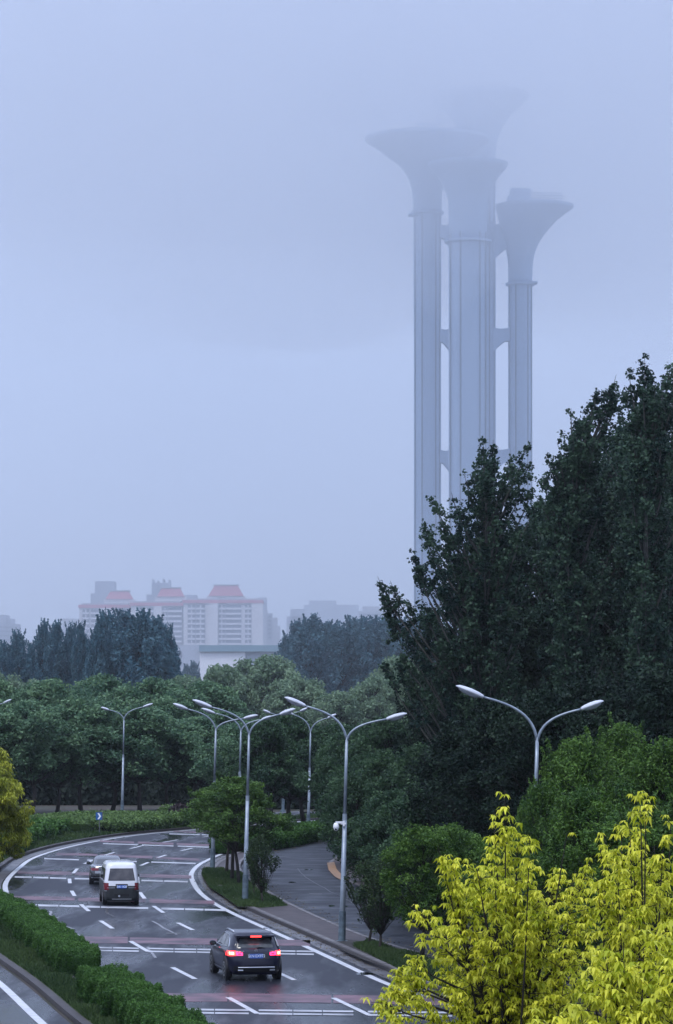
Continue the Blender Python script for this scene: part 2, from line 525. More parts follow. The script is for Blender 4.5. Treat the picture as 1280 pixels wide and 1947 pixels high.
# opposite carriageway, left of the median
opp = spline([(-3.0, 70), (-5.5, 84), (-8.5, 99), (-11.1, 113), (-14.5, 130), (-19.0, 155), (-22.8, 180), (-25.0, 205), (-25.0, 226), (-22.5, 244), (-16.5, 259), (-8, 272), (4, 288)])
o_ = MB(); ribbon(o_, opp, -9.5, 0.8, 0.0); structure(o_.build('opposite_road', M['asphalt']))
o_ = MB(); ribbon(o_, opp, -0.13, 0.13, 0.006); ribbon(o_, opp, -8.6, -8.4, 0.006); structure(o_.build('opposite_edge_lines', M['white_paint']))

# median strip between the carriageways: soil body, kerbs
md = MB()
a_, b_ = between(offset(opp, 1.1), offset(main_left, -1.15))
md.grid([[(p.x, p.y, 0.11), (q.x, q.y, 0.11)] for p, q in zip(a_, b_)])
structure(md.build('median_ground', M['turf']))
kb = MB()
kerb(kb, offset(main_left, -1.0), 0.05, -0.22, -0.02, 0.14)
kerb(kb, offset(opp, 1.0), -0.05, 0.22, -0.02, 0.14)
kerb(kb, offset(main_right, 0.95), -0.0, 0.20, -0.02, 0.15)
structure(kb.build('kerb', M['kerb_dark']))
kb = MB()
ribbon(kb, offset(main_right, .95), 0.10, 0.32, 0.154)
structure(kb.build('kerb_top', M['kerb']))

# side road (service road) on the right
side_left = spline([(14, 92), (9.2, 107)] + [G(*p) for p in ((840, 1825), (726, 1793), (649, 1764), (567, 1727), (520, 1701), (492, 1683), (470, 1665), (462, 1650), (475, 1634), (519, 1618), (600, 1602), (700, 1590), (860, 1580))])
side_right = spline([(19, 92), (14.5, 107)] + [G(*p) for p in ((980, 1850), (850, 1775), (755, 1715), (690, 1690), (655, 1675), (634, 1662), (622, 1650), (625, 1638), (660, 1622), (740, 1607), (900, 1597))])
sr = MB(); A, B = between(offset(side_left, -0.1), offset(side_right, 0.1))
sr.grid([[(p.x, p.y, 0.002), (q.x, q.y, 0.002)] for p, q in zip(A, B)])
structure(sr.build('side_road', M['asphalt_old']))

# paved island between main road and side road
isl = MB(); A, B = between(offset(main_right, 1.12), offset(side_left, -0.25))
isl.grid([[(p.x, p.y, 0.12), (q.x, q.y, 0.12)] for p, q in zip(A, B)])
structure(isl.build('pavement', M['paver']))
kb = MB(); kerb(kb, side_left, -0.15, -0.33, -0.02, 0.14); kerb(kb, side_right, 0.1, 0.3, -0.02, 0.04)
structure(kb.build('side_kerb', M['kerb']))
pv = MB(); ribbon(pv, side_right, 0.3, 1.9, 0.03); structure(pv.build('footpath', M['paver']))
tt = MB(); tt.poly([G(*p) for p in ((622, 1642), (636, 1641), (640, 1654), (650, 1665), (664, 1676), (652, 1677), (636, 1668), (625, 1656))], 0.05)
structure(tt.build('tactile_paving', M['tactile']))

patchA = [(383, 1662), (389, 1652), (420, 1652), (455, 1658), (470, 1672), (486, 1689), (515, 1704), (548, 1722), (500, 1726), (452, 1724), (425, 1704), (398, 1687)]
patchB = [(672, 1800), (700, 1786), (735, 1799), (790, 1817), (845, 1834), (930, 1862), (1010, 1890), (1030, 1930), (960, 1925), (870, 1890), (760, 1845)]
ps = MB()
for pa in (patchA, patchB): ps.poly([G(*p, 0.13) for p in pa], 0.13)
structure(ps.build('planting_bed', M['turf']))
ps = MB(); ps.poly([G(*p, 0.13) for p in ((628, 1790), (655, 1786), (700, 1791), (692, 1805), (745, 1836), (740, 1842), (690, 1824), (655, 1808))], 0.136)
structure(ps.build('bare_soil', M['soil']))


# ------------------------------------------------------------------ foliage machinery
def quads(name, V, tint, m, parent=None):
    """V: (N,4,3) float array -> one mesh of N quads"""
    n = len(V)
    me = bpy.data.meshes.new(name)
    me.vertices.add(4 * n); me.loops.add(4 * n); me.polygons.add(n)
    me.vertices.foreach_set("co", V.reshape(-1).astype(np.float32))
    me.loops.foreach_set("vertex_index", np.arange(4 * n, dtype=np.int32))
    me.polygons.foreach_set("loop_start", np.arange(0, 4 * n, 4, dtype=np.int32))
    me.update(calc_edges=True)
    at_ = me.attributes.new("tint", 'FLOAT', 'POINT')
    at_.data.foreach_set("value", np.repeat(np.clip(tint, 0, 1), 4).astype(np.float32))
    me.materials.append(m)
    o = bpy.data.objects.new(name, me)
    col.objects.link(o)
    if parent is not None:
        o.parent = parent
        KIDS.setdefault(parent.name, []).append(o)
    return o


def unit(a):
    return a / np.maximum(1e-9, np.linalg.norm(a, axis=-1, keepdims=True))


def leaf_quads(rng, C, s, up=0.6, aspect=0.55, droop=0.0):
    n = len(C)
    nr = unit(rng.normal(size=(n, 3)) + np.array([0, 0, up * 2.0]))
    t = unit(np.cross(nr, rng.normal(size=(n, 3))))
    t[:, 2] -= droop; t = unit(t)
    b = unit(np.cross(nr, t))
    s = np.broadcast_to(np.asarray(s), (n,))[:, None] * rng.uniform(0.7, 1.3, (n, 1))
    fold = nr * s * 0.18
    return np.stack([C - t * s * .5, C + b * s * aspect * .5 + fold, C + t * s * .5, C - b * s * aspect * .5 + fold], 1)


def rosettes(rng, C, s, k=6, width=0.32):
    """drooping whorls of leaflets hanging from C"""
    n = len(C)
    az = rng.uniform(0, 2 * np.pi, (n, 1)) + np.arange(k)[None] * 2 * np.pi / k + rng.normal(0, .25, (n, k))
    dp = rng.uniform(0.25, 1.1, (n, k))
    d = np.stack([np.cos(az) * np.cos(dp), np.sin(az) * np.cos(dp), -np.sin(dp)], -1)
    L_ = s * rng.uniform(0.55, 1.45, (n, k, 1)) * rng.uniform(0.75, 1.2, (n, 1, 1))
    side = unit(np.cross(d, np.array([0, 0, 1.0])))
    base = C[:, None] + d * L_ * 0.08
    mid = C[:, None] + d * L_ * 0.5 + np.array([0, 0, 1.0]) * L_ * 0.16
    tip = C[:, None] + d * L_ + np.array([0, 0, -1.0]) * L_ * 0.12
    q = np.stack([base, mid + side * L_ * width * .5, tip, mid - side * L_ * width * .5], 2)
    return q.reshape(-1, 4, 3)


ENV = {
    'round': lambda t: math.sqrt(max(0, 1 - (2 * t - 1) ** 2)),
    'ovate': lambda t: math.sqrt(max(0, 1 - (1.55 * t - 0.55) ** 2)) if t > 0.3 else 0.80 + 0.6 * t,
    'umbrella': lambda t: math.sqrt(max(0, 1 - (1.35 * t - 0.35) ** 2)) if t > 0.25 else 0.7 + t,
    'vase': lambda t: 0.28 + 1.15 * t if t < 0.62 else max(0.0, 1 - ((t - 0.62) / 0.38) ** 2) ** 0.5,
    'column': lambda t: (0.55 + 1.1 * t if t < 0.4 else 1.0) * (1 if t < 0.75 else max(0.12, 1 - ((t - .75) / .25) ** 1.6)),
    'spire': lambda t: 0.9 if t < 0.3 else max(0.08, 0.9 * (1 - ((t - 0.3) / 0.72) ** 1.3)),
}


def tree(name, H, cb, R, env, nc, rc, nl, ls, lm_, seed, trunk_r=0.16, fork=None, shoots=0, shoot_len=1.6, up=0.5, aspect=0.55,
         flat=0.7, bark='bark', edge=0.38, lean=0.0, droop=0.0, ros=False, extra=()):
    rng = np.random.default_rng(seed)
    rd = random.Random(seed)
    root = empty(name)
    tr = MB()
    topz = H * (0.9 if fork is None else 1.0)
    stems = []
    wob = [(rd.uniform(-.12, .12) * R, rd.uniform(-.12, .12) * R) for _ in range(6)]

    def axis(z):
        k = min(4.999, max(0, z / H * 5)); i = int(k); f_ = k - i
        return Vector((wob[i][0] * (1 - f_) + wob[i + 1][0] * f_ + lean * z, wob[i][1] * (1 - f_) + wob[i + 1][1] * f_, z))
    wob[0] = (0, 0)
    if fork is None:
        zs = [topz * k / 8 for k in range(9)]
        tr.tube([axis(z) for z in zs], [trunk_r * (1.15 if k == 0 else 1) * (1 - 0.85 * (k / 8)) + 0.01 for k in range(9)], 8)
    else:
        tr.tube([axis(0), axis(fork * .5), axis(fork)], [trunk_r * 1.1, trunk_r * .95, trunk_r * .85], 8)
    cl = []
    for i in range(nc):
        t = (i + rd.random()) / nc
        t = t ** 0.85
        th = rd.uniform(0, 2 * math.pi)
        lump = 1 + 0.22 * math.sin(3 * th + 7 * t + seed) + 0.14 * math.sin(5 * th - 9 * t + 2 * seed)
        r = R * ENV[env](t) * rd.random() ** edge * lump
        z = cb + t * (H - cb) * 0.97
        a = axis(z)
        cl.append((Vector((a.x + r * math.cos(th), a.y + r * math.sin(th), z)), r, t))
    C, S, T = [], [], []
    for c, r, t in cl:
        zf = fork if fork is not None else max(cb * 0.75, c.z - r * rd.uniform(0.7, 1.3) - 0.3)
        zf = min(zf, topz * .93)
        a = axis(zf)
        m1 = a.lerp(c, 0.45) + Vector((0, 0, (-0.10 if fork is None else 0.06) * r))
        if fork is not None:
            m1 = a.lerp(c, 0.4); m1.x = a.x + (c.x - a.x) * 0.55; m1.y = a.y + (c.y - a.y) * 0.55
        br = trunk_r * (0.34 if fork is None else 0.45) * rd.uniform(.5, 1)
        tr.tube([a, m1, c], [br, br * .6, br * .15], 5, cap=False)
        k = int(nl * rd.uniform(0.6, 1.35))
        rr = rc * rd.uniform(0.7, 1.3)
        q = unit(rng.normal(size=(k, 3))) * (rng.random((k, 1)) ** 0.45) * rr * np.array([1, 1, flat])
        q[:, 2] += -0.15 * rr * ((q[:, 0] ** 2 + q[:, 1] ** 2) / rr ** 2)
        C.append(q + np.array(c)); T.append(np.full(k, rd.uniform(0.1, 0.75)) + rng.normal(0, .16, k) + 0.12 * (t - .5))
    for i in range(shoots):
        t = rd.uniform(0.3, 1.0) if i > 2 else 0.97
        th = rd.uniform(0, 2 * math.pi)
        r = R * ENV[env](min(t, .99)) * rd.uniform(.6, 1.0)
        a = axis(cb + t * (H - cb) * 0.95); p0 = Vector((a.x + r * math.cos(th), a.y + r * math.sin(th), a.z - .3))
        ln = shoot_len * rd.uniform(.5, 1.2)
        p1 = p0 + Vector((math.cos(th) * .45, math.sin(th) * .45, 1)).normalized() * ln
        base = axis(max(cb, p0.z - r - 1.0))
        tr.tube([base, p0, p1], [trunk_r * .22, trunk_r * .12, 0.012], 4, cap=False)
        k = int(nl * 0.55)
        u = rng.random((k, 1)) ** 0.8
        q = np.array(p0) * (1 - u) + np.array(p1) * u + rng.normal(size=(k, 3)) * (0.30 * (1.15 - u)) * rc * 0.75
        C.append(q); T.append(np.full(k, rd.uniform(0.2, 0.7)) + rng.normal(0, .15, k))
    for p0, p1, k, rad in extra:                 # named limbs reaching out of the crown
        p0, p1 = Vector(p0), Vector(p1)
        md_ = p0.lerp(p1, .5) + Vector((0, 0, .25))
        tr.tube([p0, md_, p1], [.07, .045, .012], 5, cap=False)
        u = 0.35 + 0.65 * rng.random((k, 1))
        q = np.array(p0) * (1 - u) + np.array(p1) * u + rng.normal(size=(k, 3)) * rad
        C.append(q); T.append(rng.uniform(.2, .7, k))
    C = np.concatenate(C); T = np.concatenate(T)
    tr.build('trunk', M[bark], root, smooth=True)
    if ros:
        V = rosettes(rng, C, ls, 5); T = np.repeat(T, 5) + rng.normal(0, .08, len(T) * 5)
    else:
        V = leaf_quads(rng, C, ls, up=up, aspect=aspect, droop=droop)
    quads('crown', V, T, M[lm_], root)
    return root


def place(o, px, D, sx=1.0, sz=1.0, rz=0.0, first=False, z=0.0):
    if not first: o = copy_tree(o)
    o.location = ((px - CX) / F * D, D, z)
    o.rotation_euler = (0, 0, rz)
    o.scale = (sx, sx, sz)
    return o


ORD = ['first', 'second', 'third', 'fourth', 'fifth', 'sixth', 'seventh', 'eighth', 'ninth', 'tenth', 'eleventh', 'twelfth', 'thirteenth', 'fourteenth', 'fifteenth', 'sixteenth', 'seventeenth', 'eighteenth']


def run(protos, spots, label, cat, group):
    """spots: (px, D, Htop_row or None, radius scale); heights follow the photo row of each top"""
    spots = sorted(spots)
    used = set()
    for i, (px, D, top, sx) in enumerate(spots):
        k = i % len(protos); p, H = protos[k]
        h = HC - (top - HY) / F * D
        o = place(p, px, D, sx, h / H, rz=(i * 2.4) % 6.28, first=k not in used)
        if k not in used: used.add(k)
        tag(o, label(ORD[i], i), cat, group)


# ---- row of roadside trees across the opposite road
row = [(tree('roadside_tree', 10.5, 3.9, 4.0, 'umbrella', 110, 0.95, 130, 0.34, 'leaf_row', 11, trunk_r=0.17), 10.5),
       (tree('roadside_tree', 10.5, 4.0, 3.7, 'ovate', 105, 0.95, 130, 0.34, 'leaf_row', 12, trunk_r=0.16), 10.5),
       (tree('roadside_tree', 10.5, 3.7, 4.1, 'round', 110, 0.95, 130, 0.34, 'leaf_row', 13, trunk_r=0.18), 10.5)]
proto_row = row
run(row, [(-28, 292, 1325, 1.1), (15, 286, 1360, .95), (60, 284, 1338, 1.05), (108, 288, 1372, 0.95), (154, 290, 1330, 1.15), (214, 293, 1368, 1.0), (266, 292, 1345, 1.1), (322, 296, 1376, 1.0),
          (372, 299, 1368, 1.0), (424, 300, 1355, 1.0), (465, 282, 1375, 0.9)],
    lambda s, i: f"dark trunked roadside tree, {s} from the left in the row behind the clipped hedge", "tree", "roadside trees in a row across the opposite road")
row2 = [(copy_tree(row[0][0]), 10.5), (copy_tree(row[2][0]), 10.5)]
for r_, h_ in row2: r_.scale = (1, 1, 1)
run(row2, [(-20, 330, 1288, 1.1), (38, 335, 1316, 1.1), (95, 326, 1296, 1.15), (140, 334, 1318, 1.0), (188, 340, 1288, 1.2), (243, 330, 1312, 1.1), (296, 338, 1294, 1.2), (345, 332, 1318, 1.0), (398, 340, 1300, 1.15)],
    lambda s, i: f"hazier rounded tree standing behind the roadside row, {s} from the left", "tree", "second row of trees behind the roadside row")

# ---- pale rounded willows in the middle distance
wil = [(tree('willow_tree', 13, 2.5, 5.6, 'ovate', 150, 1.0, 130, 0.42, 'leaf_willow', 21, trunk_r=0.3, flat=.8), 13)]
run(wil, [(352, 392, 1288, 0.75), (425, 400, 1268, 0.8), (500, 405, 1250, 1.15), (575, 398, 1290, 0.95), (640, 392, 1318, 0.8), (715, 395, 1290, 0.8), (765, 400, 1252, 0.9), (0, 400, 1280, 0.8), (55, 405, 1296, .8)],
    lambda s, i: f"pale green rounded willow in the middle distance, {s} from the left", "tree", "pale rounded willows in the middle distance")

# ---- upright dark poplars, left group and centre group
pop = [(tree('poplar_tree', 20, 3, 2.6, 'column', 130, 0.85, 110, 0.42, 'leaf_poplar', 31, trunk_r=0.25, shoots=26, shoot_len=3.0, flat=1.5, up=0.2, edge=.5), 20),
       (tree('poplar_tree', 20, 3, 2.9, 'column', 140, 0.9, 110, 0.42, 'leaf_poplar', 32, trunk_r=0.25, shoots=28, shoot_len=3.0, flat=1.5, up=0.2, edge=.5), 20)]
pop_all = [(x, 420 + (i % 3) * 6, t, s) for i, (x, t, s) in enumerate(((8, 1226, .55), (38, 1208, .6), (60, 1230, .4), (82, 1190, .55), (108, 1188, .55), (132, 1195, .5), (152, 1190, .4), (163, 1215, .3)))]
pop_big = [(x, 412 + (i % 3) * 8, t, s) for i, (x, t, s) in enumerate(((192, 1180, .6), (212, 1172, .9), (240, 1168, .9), (268, 1172, 1.0), (296, 1180, .9), (312, 1198, .6), (322, 1240, .5)))]
run(pop, pop_all, lambda s, i: f"slender dark poplar with gaps in its crown, {s} from the left edge", "tree", "slender poplars at the far left")
pop2 = [(copy_tree(pop[0][0]), 20), (copy_tree(pop[1][0]), 20)]
run(pop2, pop_big, lambda s, i: f"tall dense poplar before the red roofed blocks, {s} from its clump's left end", "tree", "dense poplar clump before the apartments")
pop3 = [(copy_tree(pop[1][0]), 20), (copy_tree(pop[0][0]), 20)]
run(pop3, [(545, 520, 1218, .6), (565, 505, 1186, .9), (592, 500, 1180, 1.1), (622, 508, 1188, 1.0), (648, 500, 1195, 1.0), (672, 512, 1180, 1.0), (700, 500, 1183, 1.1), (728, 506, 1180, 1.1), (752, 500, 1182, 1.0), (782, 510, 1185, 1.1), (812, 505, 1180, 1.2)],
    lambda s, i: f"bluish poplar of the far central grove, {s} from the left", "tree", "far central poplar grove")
fp = copy_tree(pop[0][0])
for x, t in ((355, 1268), (368, 1262)):
    o = place(fp, x, 620, .55, (HC - (t - HY) / F * 620) / 20, first=(x == 355))
    tag(o, f"small hazy tree before the white hall, {'left' if x == 355 else 'right'} of the two", "tree", "small hazy trees before the hall")

# ---- big dark trees on the right
big = [('a', 1262, 182, 760, 4.6, 'ovate'), ('b', 1180, 190, 800, 3.9, 'ovate'), ('c', 1118, 184, 880, 3.4, 'ovate'), ('d', 1050, 188, 950, 3.2, 'ovate'), ('i', 930, 190, 1010, 3.0, 'ovate')]
biglab = {'a': 'broad dark tree at the right edge, behind the tallest shoots', 'b': 'dark tree filling the skyline below the ragged top at right',
          'c': 'dark leafy tree below the shoulder of the right skyline', 'd': 'dark rounded tree in the dip of the skyline right of the tower',
          'i': 'dark tree standing before the foot of the tower'}
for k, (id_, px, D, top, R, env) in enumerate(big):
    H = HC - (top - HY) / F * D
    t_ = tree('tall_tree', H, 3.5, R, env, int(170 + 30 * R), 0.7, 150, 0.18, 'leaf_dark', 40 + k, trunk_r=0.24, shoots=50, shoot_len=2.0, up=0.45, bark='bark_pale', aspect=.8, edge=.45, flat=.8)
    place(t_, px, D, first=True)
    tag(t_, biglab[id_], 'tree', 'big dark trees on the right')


def fan(name, bpx, D, tips, n_in, seed, lab, floor=1380, dsp=2.4, ls=.17):
    """a tree of long rising limbs; tips are where its outermost sprays stand"""
    rd = random.Random(seed); rng = np.random.default_rng(seed)
    root = empty(name); bx = (bpx - CX) / F * D; root.location = (bx, D, 0)
    top = min(t[1] for t in tips); ztop = HC - (top - HY) / F * D
    tr = MB(); tr.tube([(0, 0, 0), (.05, 0, ztop * .3), (0, .05, ztop * .6), (.1, 0, ztop * .86)], [.27, .22, .14, .04], 8)
    all_ = [(t, rd.uniform(-.5, .5) * dsp, 1) for t in tips]
    for _ in range(n_in):
        t = rd.choice(tips); u, v = rd.random() ** .8, rd.random() ** 1.1
        all_.append(((t[0] + (bpx - t[0]) * u * .8 + rd.uniform(-14, 14), t[1] + 16 + (floor - t[1]) * v), rd.uniform(-1, 1) * dsp, 0))
    C, T = [], []
    for (t, dd, sil) in all_:
        p = at(t[0], t[1], D + dd) - Vector((bx, D, 0))
        hr = math.hypot(p.x, p.y)
        z0 = max(1.2, min(p.z - 1.2 - hr * rd.uniform(.9, 1.4), ztop * .8))
        a = Vector((0, 0, z0)); m1 = a + Vector((p.x * .5, p.y * .5, (p.z - z0) * .38))
        P_ = [a, m1, a.lerp(p, .8) + Vector((p.x * .06, p.y * .06, -.12 * (p.z - z0) * .3)), p]
        tr.tube(P_, [.075, .05, .026, .008], 4, cap=False)
        ln = (p - a).length; tint = rd.uniform(.05, .95)
        reach = min(1, 2.9 / ln) if sil else min(1, 2.3 / ln)
        for _ in range(int(15 * (1.25 if sil else 1.1))):
            u = 1 - reach * rd.random() ** .8; q = min(2.999, u * 3); k = int(q); c = P_[k].lerp(P_[k + 1], q - k)
            sp = .07 + .62 * (1 - u) * ln / max(2.2, ln * .9) * .9
            c = c + Vector((rd.gauss(0, 1), rd.gauss(0, 1), rd.gauss(0, .7))) * sp * .8
            n_ = rd.randint(9, 20)
            C.append(np.array(c) + rng.normal(size=(n_, 3)) * (.10, .10, .09)); T.append(np.full(n_, tint + rd.gauss(0, .12)) + rng.normal(0, .14, n_))
    C = np.concatenate(C); T = np.concatenate(T)
    tr.build('trunk', M['bark_pale'], root, smooth=True)
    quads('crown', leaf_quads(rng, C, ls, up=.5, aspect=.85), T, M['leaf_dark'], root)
    tag(root, lab, 'tree', 'big dark trees on the right')
    return root


fan('tall_tree', 925, 176, [(718, 1096), (724, 1128), (742, 1104), (735, 1140), (762, 1170), (770, 1200), (758, 1232), (772, 1138), (786, 1048), (792, 1075), (802, 988), (806, 1015), (822, 945), (832, 975), (846, 1000), (858, 935), (868, 962),
     (884, 905), (892, 940), (906, 872), (914, 900), (919, 838), (926, 870), (938, 836), (942, 872), (958, 900), (972, 868), (986, 890), (1001, 848), (1008, 878), (990, 930), (1012, 925), (1020, 960), (815, 1050), (840, 1040)], 190, 3,
    'wide dark tree overlapping the tower base, its long sprays rising to the left', floor=1330)
fan('tall_tree', 1090, 170, [(1040, 862), (1052, 880), (1066, 858), (1076, 885), (1030, 905), (1024, 940), (1086, 776), (1098, 800), (1104, 835), (1112, 790), (1128, 762), (1136, 738), (1146, 775), (1160, 742), (1172, 712), (1180, 740), (1150, 810), (1060, 925), (1045, 960)], 170, 4,
    'dark tree with a ragged leafy top between the wide tree and the tallest one')
fan('tall_tree', 1232, 166, [(1188, 745), (1196, 706), (1204, 735), (1215, 715), (1226, 676), (1234, 700), (1246, 728), (1256, 745), (1276, 690), (1284, 715), (1268, 760), (1300, 700), (1210, 790), (1320, 760)], 190, 5,
    'tallest dark tree, its top sprays cut by the right edge of the view')
fill = [(tree('broadleaf_tree', 12, 1.0, 3.1, 'ovate', 170, 0.75, 190, 0.17, 'leaf_wood_shaded', 61, trunk_r=0.2, shoots=30, shoot_len=1.8, up=.35, aspect=.7), 12),
        (tree('broadleaf_tree', 12, 0.8, 3.2, 'round', 170, 0.75, 190, 0.17, 'leaf_wood_shaded', 62, trunk_r=0.2, shoots=30, shoot_len=1.8, up=.35, aspect=.7), 12)]
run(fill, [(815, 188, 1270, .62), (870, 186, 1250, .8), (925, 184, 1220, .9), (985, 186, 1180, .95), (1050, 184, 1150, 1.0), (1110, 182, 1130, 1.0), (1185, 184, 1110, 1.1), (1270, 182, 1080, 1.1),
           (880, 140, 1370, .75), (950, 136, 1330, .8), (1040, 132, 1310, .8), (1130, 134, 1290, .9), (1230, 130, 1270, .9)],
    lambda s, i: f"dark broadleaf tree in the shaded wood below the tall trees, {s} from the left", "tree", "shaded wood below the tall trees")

# ---- trees between lamp and wood, along the far side of the side road
mid = [(tree('street_tree', 8, 1.2, 2.8, 'ovate', 120, 0.75, 150, 0.22, 'leaf_street', 71, trunk_r=0.15, up=.5), 8),
       (tree('street_tree', 8, 1.0, 2.6, 'umbrella', 120, 0.7, 150, 0.22, 'leaf_street', 72, trunk_r=0.15, up=.5), 8)]
run(mid, [(668, 236, 1395, 1.0), (700, 225, 1378, 1.0), (745, 222, 1365, 1.0), (690, 205, 1440, .8), (745, 195, 1430, .9), (792, 180, 1420, .9), (770, 160, 1520, .7), (850, 158, 1430, .9), (725, 208, 1500, .8), (712, 178, 1560, .55), (684, 196, 1468, .7), (745, 172, 1505, .75), (775, 150, 1560, .55), (818, 142, 1500, .7)],
    lambda s, i: f"bushy dark green tree along the bend of the side road, {s} from the left", "tree", "bushy trees along the side road")
far_row = [(tree('avenue_tree', 8.3, 2.6, 2.5, 'umbrella', 100, 0.75, 130, 0.26, 'leaf_street', 75, trunk_r=0.17, up=.5), 8.3)]
run(far_row, [(514, 252, 1372, 1.0), (546, 257, 1362, 1.0), (579, 259, 1378, 1.05), (611, 262, 1385, 1.0), (640, 263, 1380, 1.0), (485, 268, 1380, .95)],
    lambda s, i: f"avenue tree beyond the curved low hedge, {s} from the left", "tree", "avenue trees beyond the curved hedge")

# ---- island trees by the lamp posts
it = tree('island_tree', 6.3, 2.9, 2.45, 'umbrella', 85, 0.5, 130, 0.16, 'leaf_island', 81, trunk_r=0.1, up=.8, shoots=14, shoot_len=.8, edge=.45, flat=.5)
for i, (px, py, top, s, lab) in enumerate(((434, 1667, 1490, .85, 'left of three'), (441, 1679, 1478, 1.0, 'middle of three'), (452, 1687, 1492, .95, 'right of three'))):
    D = G(px, py)[1]
    o = place(it, px + (i - 1) * 3, D, s, (HC - (top - HY) / F * D) / 6.3, rz=i * 2.2, first=(i == 0))
    tag(o, f"thin stemmed round crowned tree on the island, {lab} growing close together", 'tree', 'thin stemmed trees on the island')
sap = tree('sapling', 3.4, 1.0, .92, 'vase', 44, 0.17, 90, 0.10, 'leaf_sapling', 85, trunk_r=0.06, fork=0.62, shoots=16, shoot_len=.6, flat=2.0, up=.3, bark='bark')
for i, (px, py, top, s, lab) in enumerate(((484, 1708, 1600, .5, 'short bushy sapling right of the island lamp post, further of two'), (500, 1722, 1592, .85, 'short bushy sapling with splayed stems right of the island lamp post'),
                                           (701, 1799, 1640, .95, 'vase shaped sapling beside the camera lamp post, left of a pair'), (722, 1811, 1636, 1.0, 'vase shaped sapling beside the camera lamp post, right of a pair'))):
    D = G(px, py)[1]
    o = place(sap, px, D, s, (HC - (top - HY) / F * D) / 3.4, rz=i * 1.7, first=(i == 0))
    tag(o, lab, 'tree', 'saplings on the island')
sm = [(tree('locust_tree', 5.4, 1.6, 1.9, 'umbrella', 110, 0.42, 110, 0.15, 'leaf_mid', 87, trunk_r=0.09, up=.7, aspect=.4), 5.4)]
run(sm, [(801, 123, 1572, .85), (851, 125, 1570, .9), (905, 128, 1590, .8), (945, 121, 1620, .7)],
    lambda s, i: f"small locust tree with dark trunk beside the side road, {s} from the left", "tree", "small locust trees by the side road")
so = [(tree('locust_tree', 8.4, 1.8, 2.5, 'umbrella', 170, 0.5, 150, 0.17, 'leaf_mid', 91, trunk_r=0.14, up=.8, aspect=.36, shoots=60, shoot_len=1.15, edge=.45), 8.4),
      (tree('locust_tree', 8.4, 1.6, 2.4, 'umbrella', 170, 0.5, 150, 0.17, 'leaf_mid', 92, trunk_r=0.14, up=.8, aspect=.36, shoots=60, shoot_len=1.15, edge=.45), 8.4)]
run(so, [(1042, 103, 1490, .55), (1105, 108, 1405, .75), (1185, 112, 1380, .85), (1262, 106, 1408, .8), (1010, 112, 1560, .6), (1120, 98, 1500, .75), (1200, 96, 1540, .8), (1290, 98, 1520, .8)],
    lambda s, i: f"fresh green feathery locust tree behind the golden trees, {s} from the left", "tree", "feathery locust trees behind the golden trees")


# ---- golden trees in the foreground
def golden(name, base_px, D, ztr, tips, seed, ls=0.098, lmn='leaf_yellow', dspread=1.6, dens=1.0, fork_z=3.9):
    rd = random.Random(seed); rng = np.random.default_rng(seed)
    root = empty(name); bx_ = (base_px - CX) / F * D
    root.location = (bx_, D, 0)
    tr = MB()
    tr.tube([(0, 0, 0), (0.03, 0, fork_z * .5), (0, 0, fork_z), (.04, 0, fork_z + 1.4)], [.14, .12, .09, .03], 10)
    C, T = [], []
    limbs = []
    for i, tp in enumerate(tips):
        px, py = tp[0], tp[1]; reach = tp[2] if len(tp) > 2 else 0.55
        dd = rd.uniform(-dspread, dspread)
        p = at(px, py, D + dd) - Vector((bx_, D, 0))
        s0 = Vector((rd.uniform(-.05, .05), rd.uniform(-.05, .05), min(p.z - .6, fork_z + rd.uniform(-1.6, 1.3))))
        if len(tp) > 3:                                   # grows from a point further up the tree
            s0 = at(tp[3], tp[4], D + dd * .4) - Vector((bx_, D, 0))
        h = (p - s0)
        m1 = s0 + Vector((h.x * .42, h.y * .42, h.z * .30))
        m2 = s0 + Vector((h.x * .78, h.y * .78, h.z * .66))
        P_ = [s0, m1, m2, p]
        tr.tube(P_, [.034, .024, .012, .004], 6, cap=False)
        ln = h.length
        nb = int(47 * reach * ln ** 0.5 * dens)
        if py < 1620: nb = max(1, int(nb * .6))
        for j in range(nb):
            u = 1 - reach * rd.random() ** 0.9
            q = u * 3; k = min(2, int(q)); c = P_[k].lerp(P_[k + 1], q - k)
            sp = (0.08 + 0.50 * (1 - u)) * (.62 if py < 1625 else 1.0)
            off = Vector((rd.gauss(0, 1), rd.gauss(0, 1), rd.gauss(0, .75))) * sp * .62
            e_ = c + off
            if off.length > .12: tr.tube([c - h.normalized() * .06, e_], [.008, .004], 3, cap=False)
            k2 = rd.randint(1, 3)
            b0 = rd.uniform(0.15, 0.9)
            for _ in range(k2):
                C.append(tuple(e_ + Vector((rd.gauss(0, .05), rd.gauss(0, .05), rd.gauss(0, .05))))); T.append(b0 + rd.gauss(0, .1))
    C = np.array(C); T = np.array(T)
    V = rosettes(rng, C, ls, 7, width=.36)
    T = np.repeat(T, 7) + rng.normal(0, .12, len(T) * 7)
    tr.build('trunk', M['bark'], root, smooth=True)
    quads('crown', V, T, M[lmn], root)
    return root


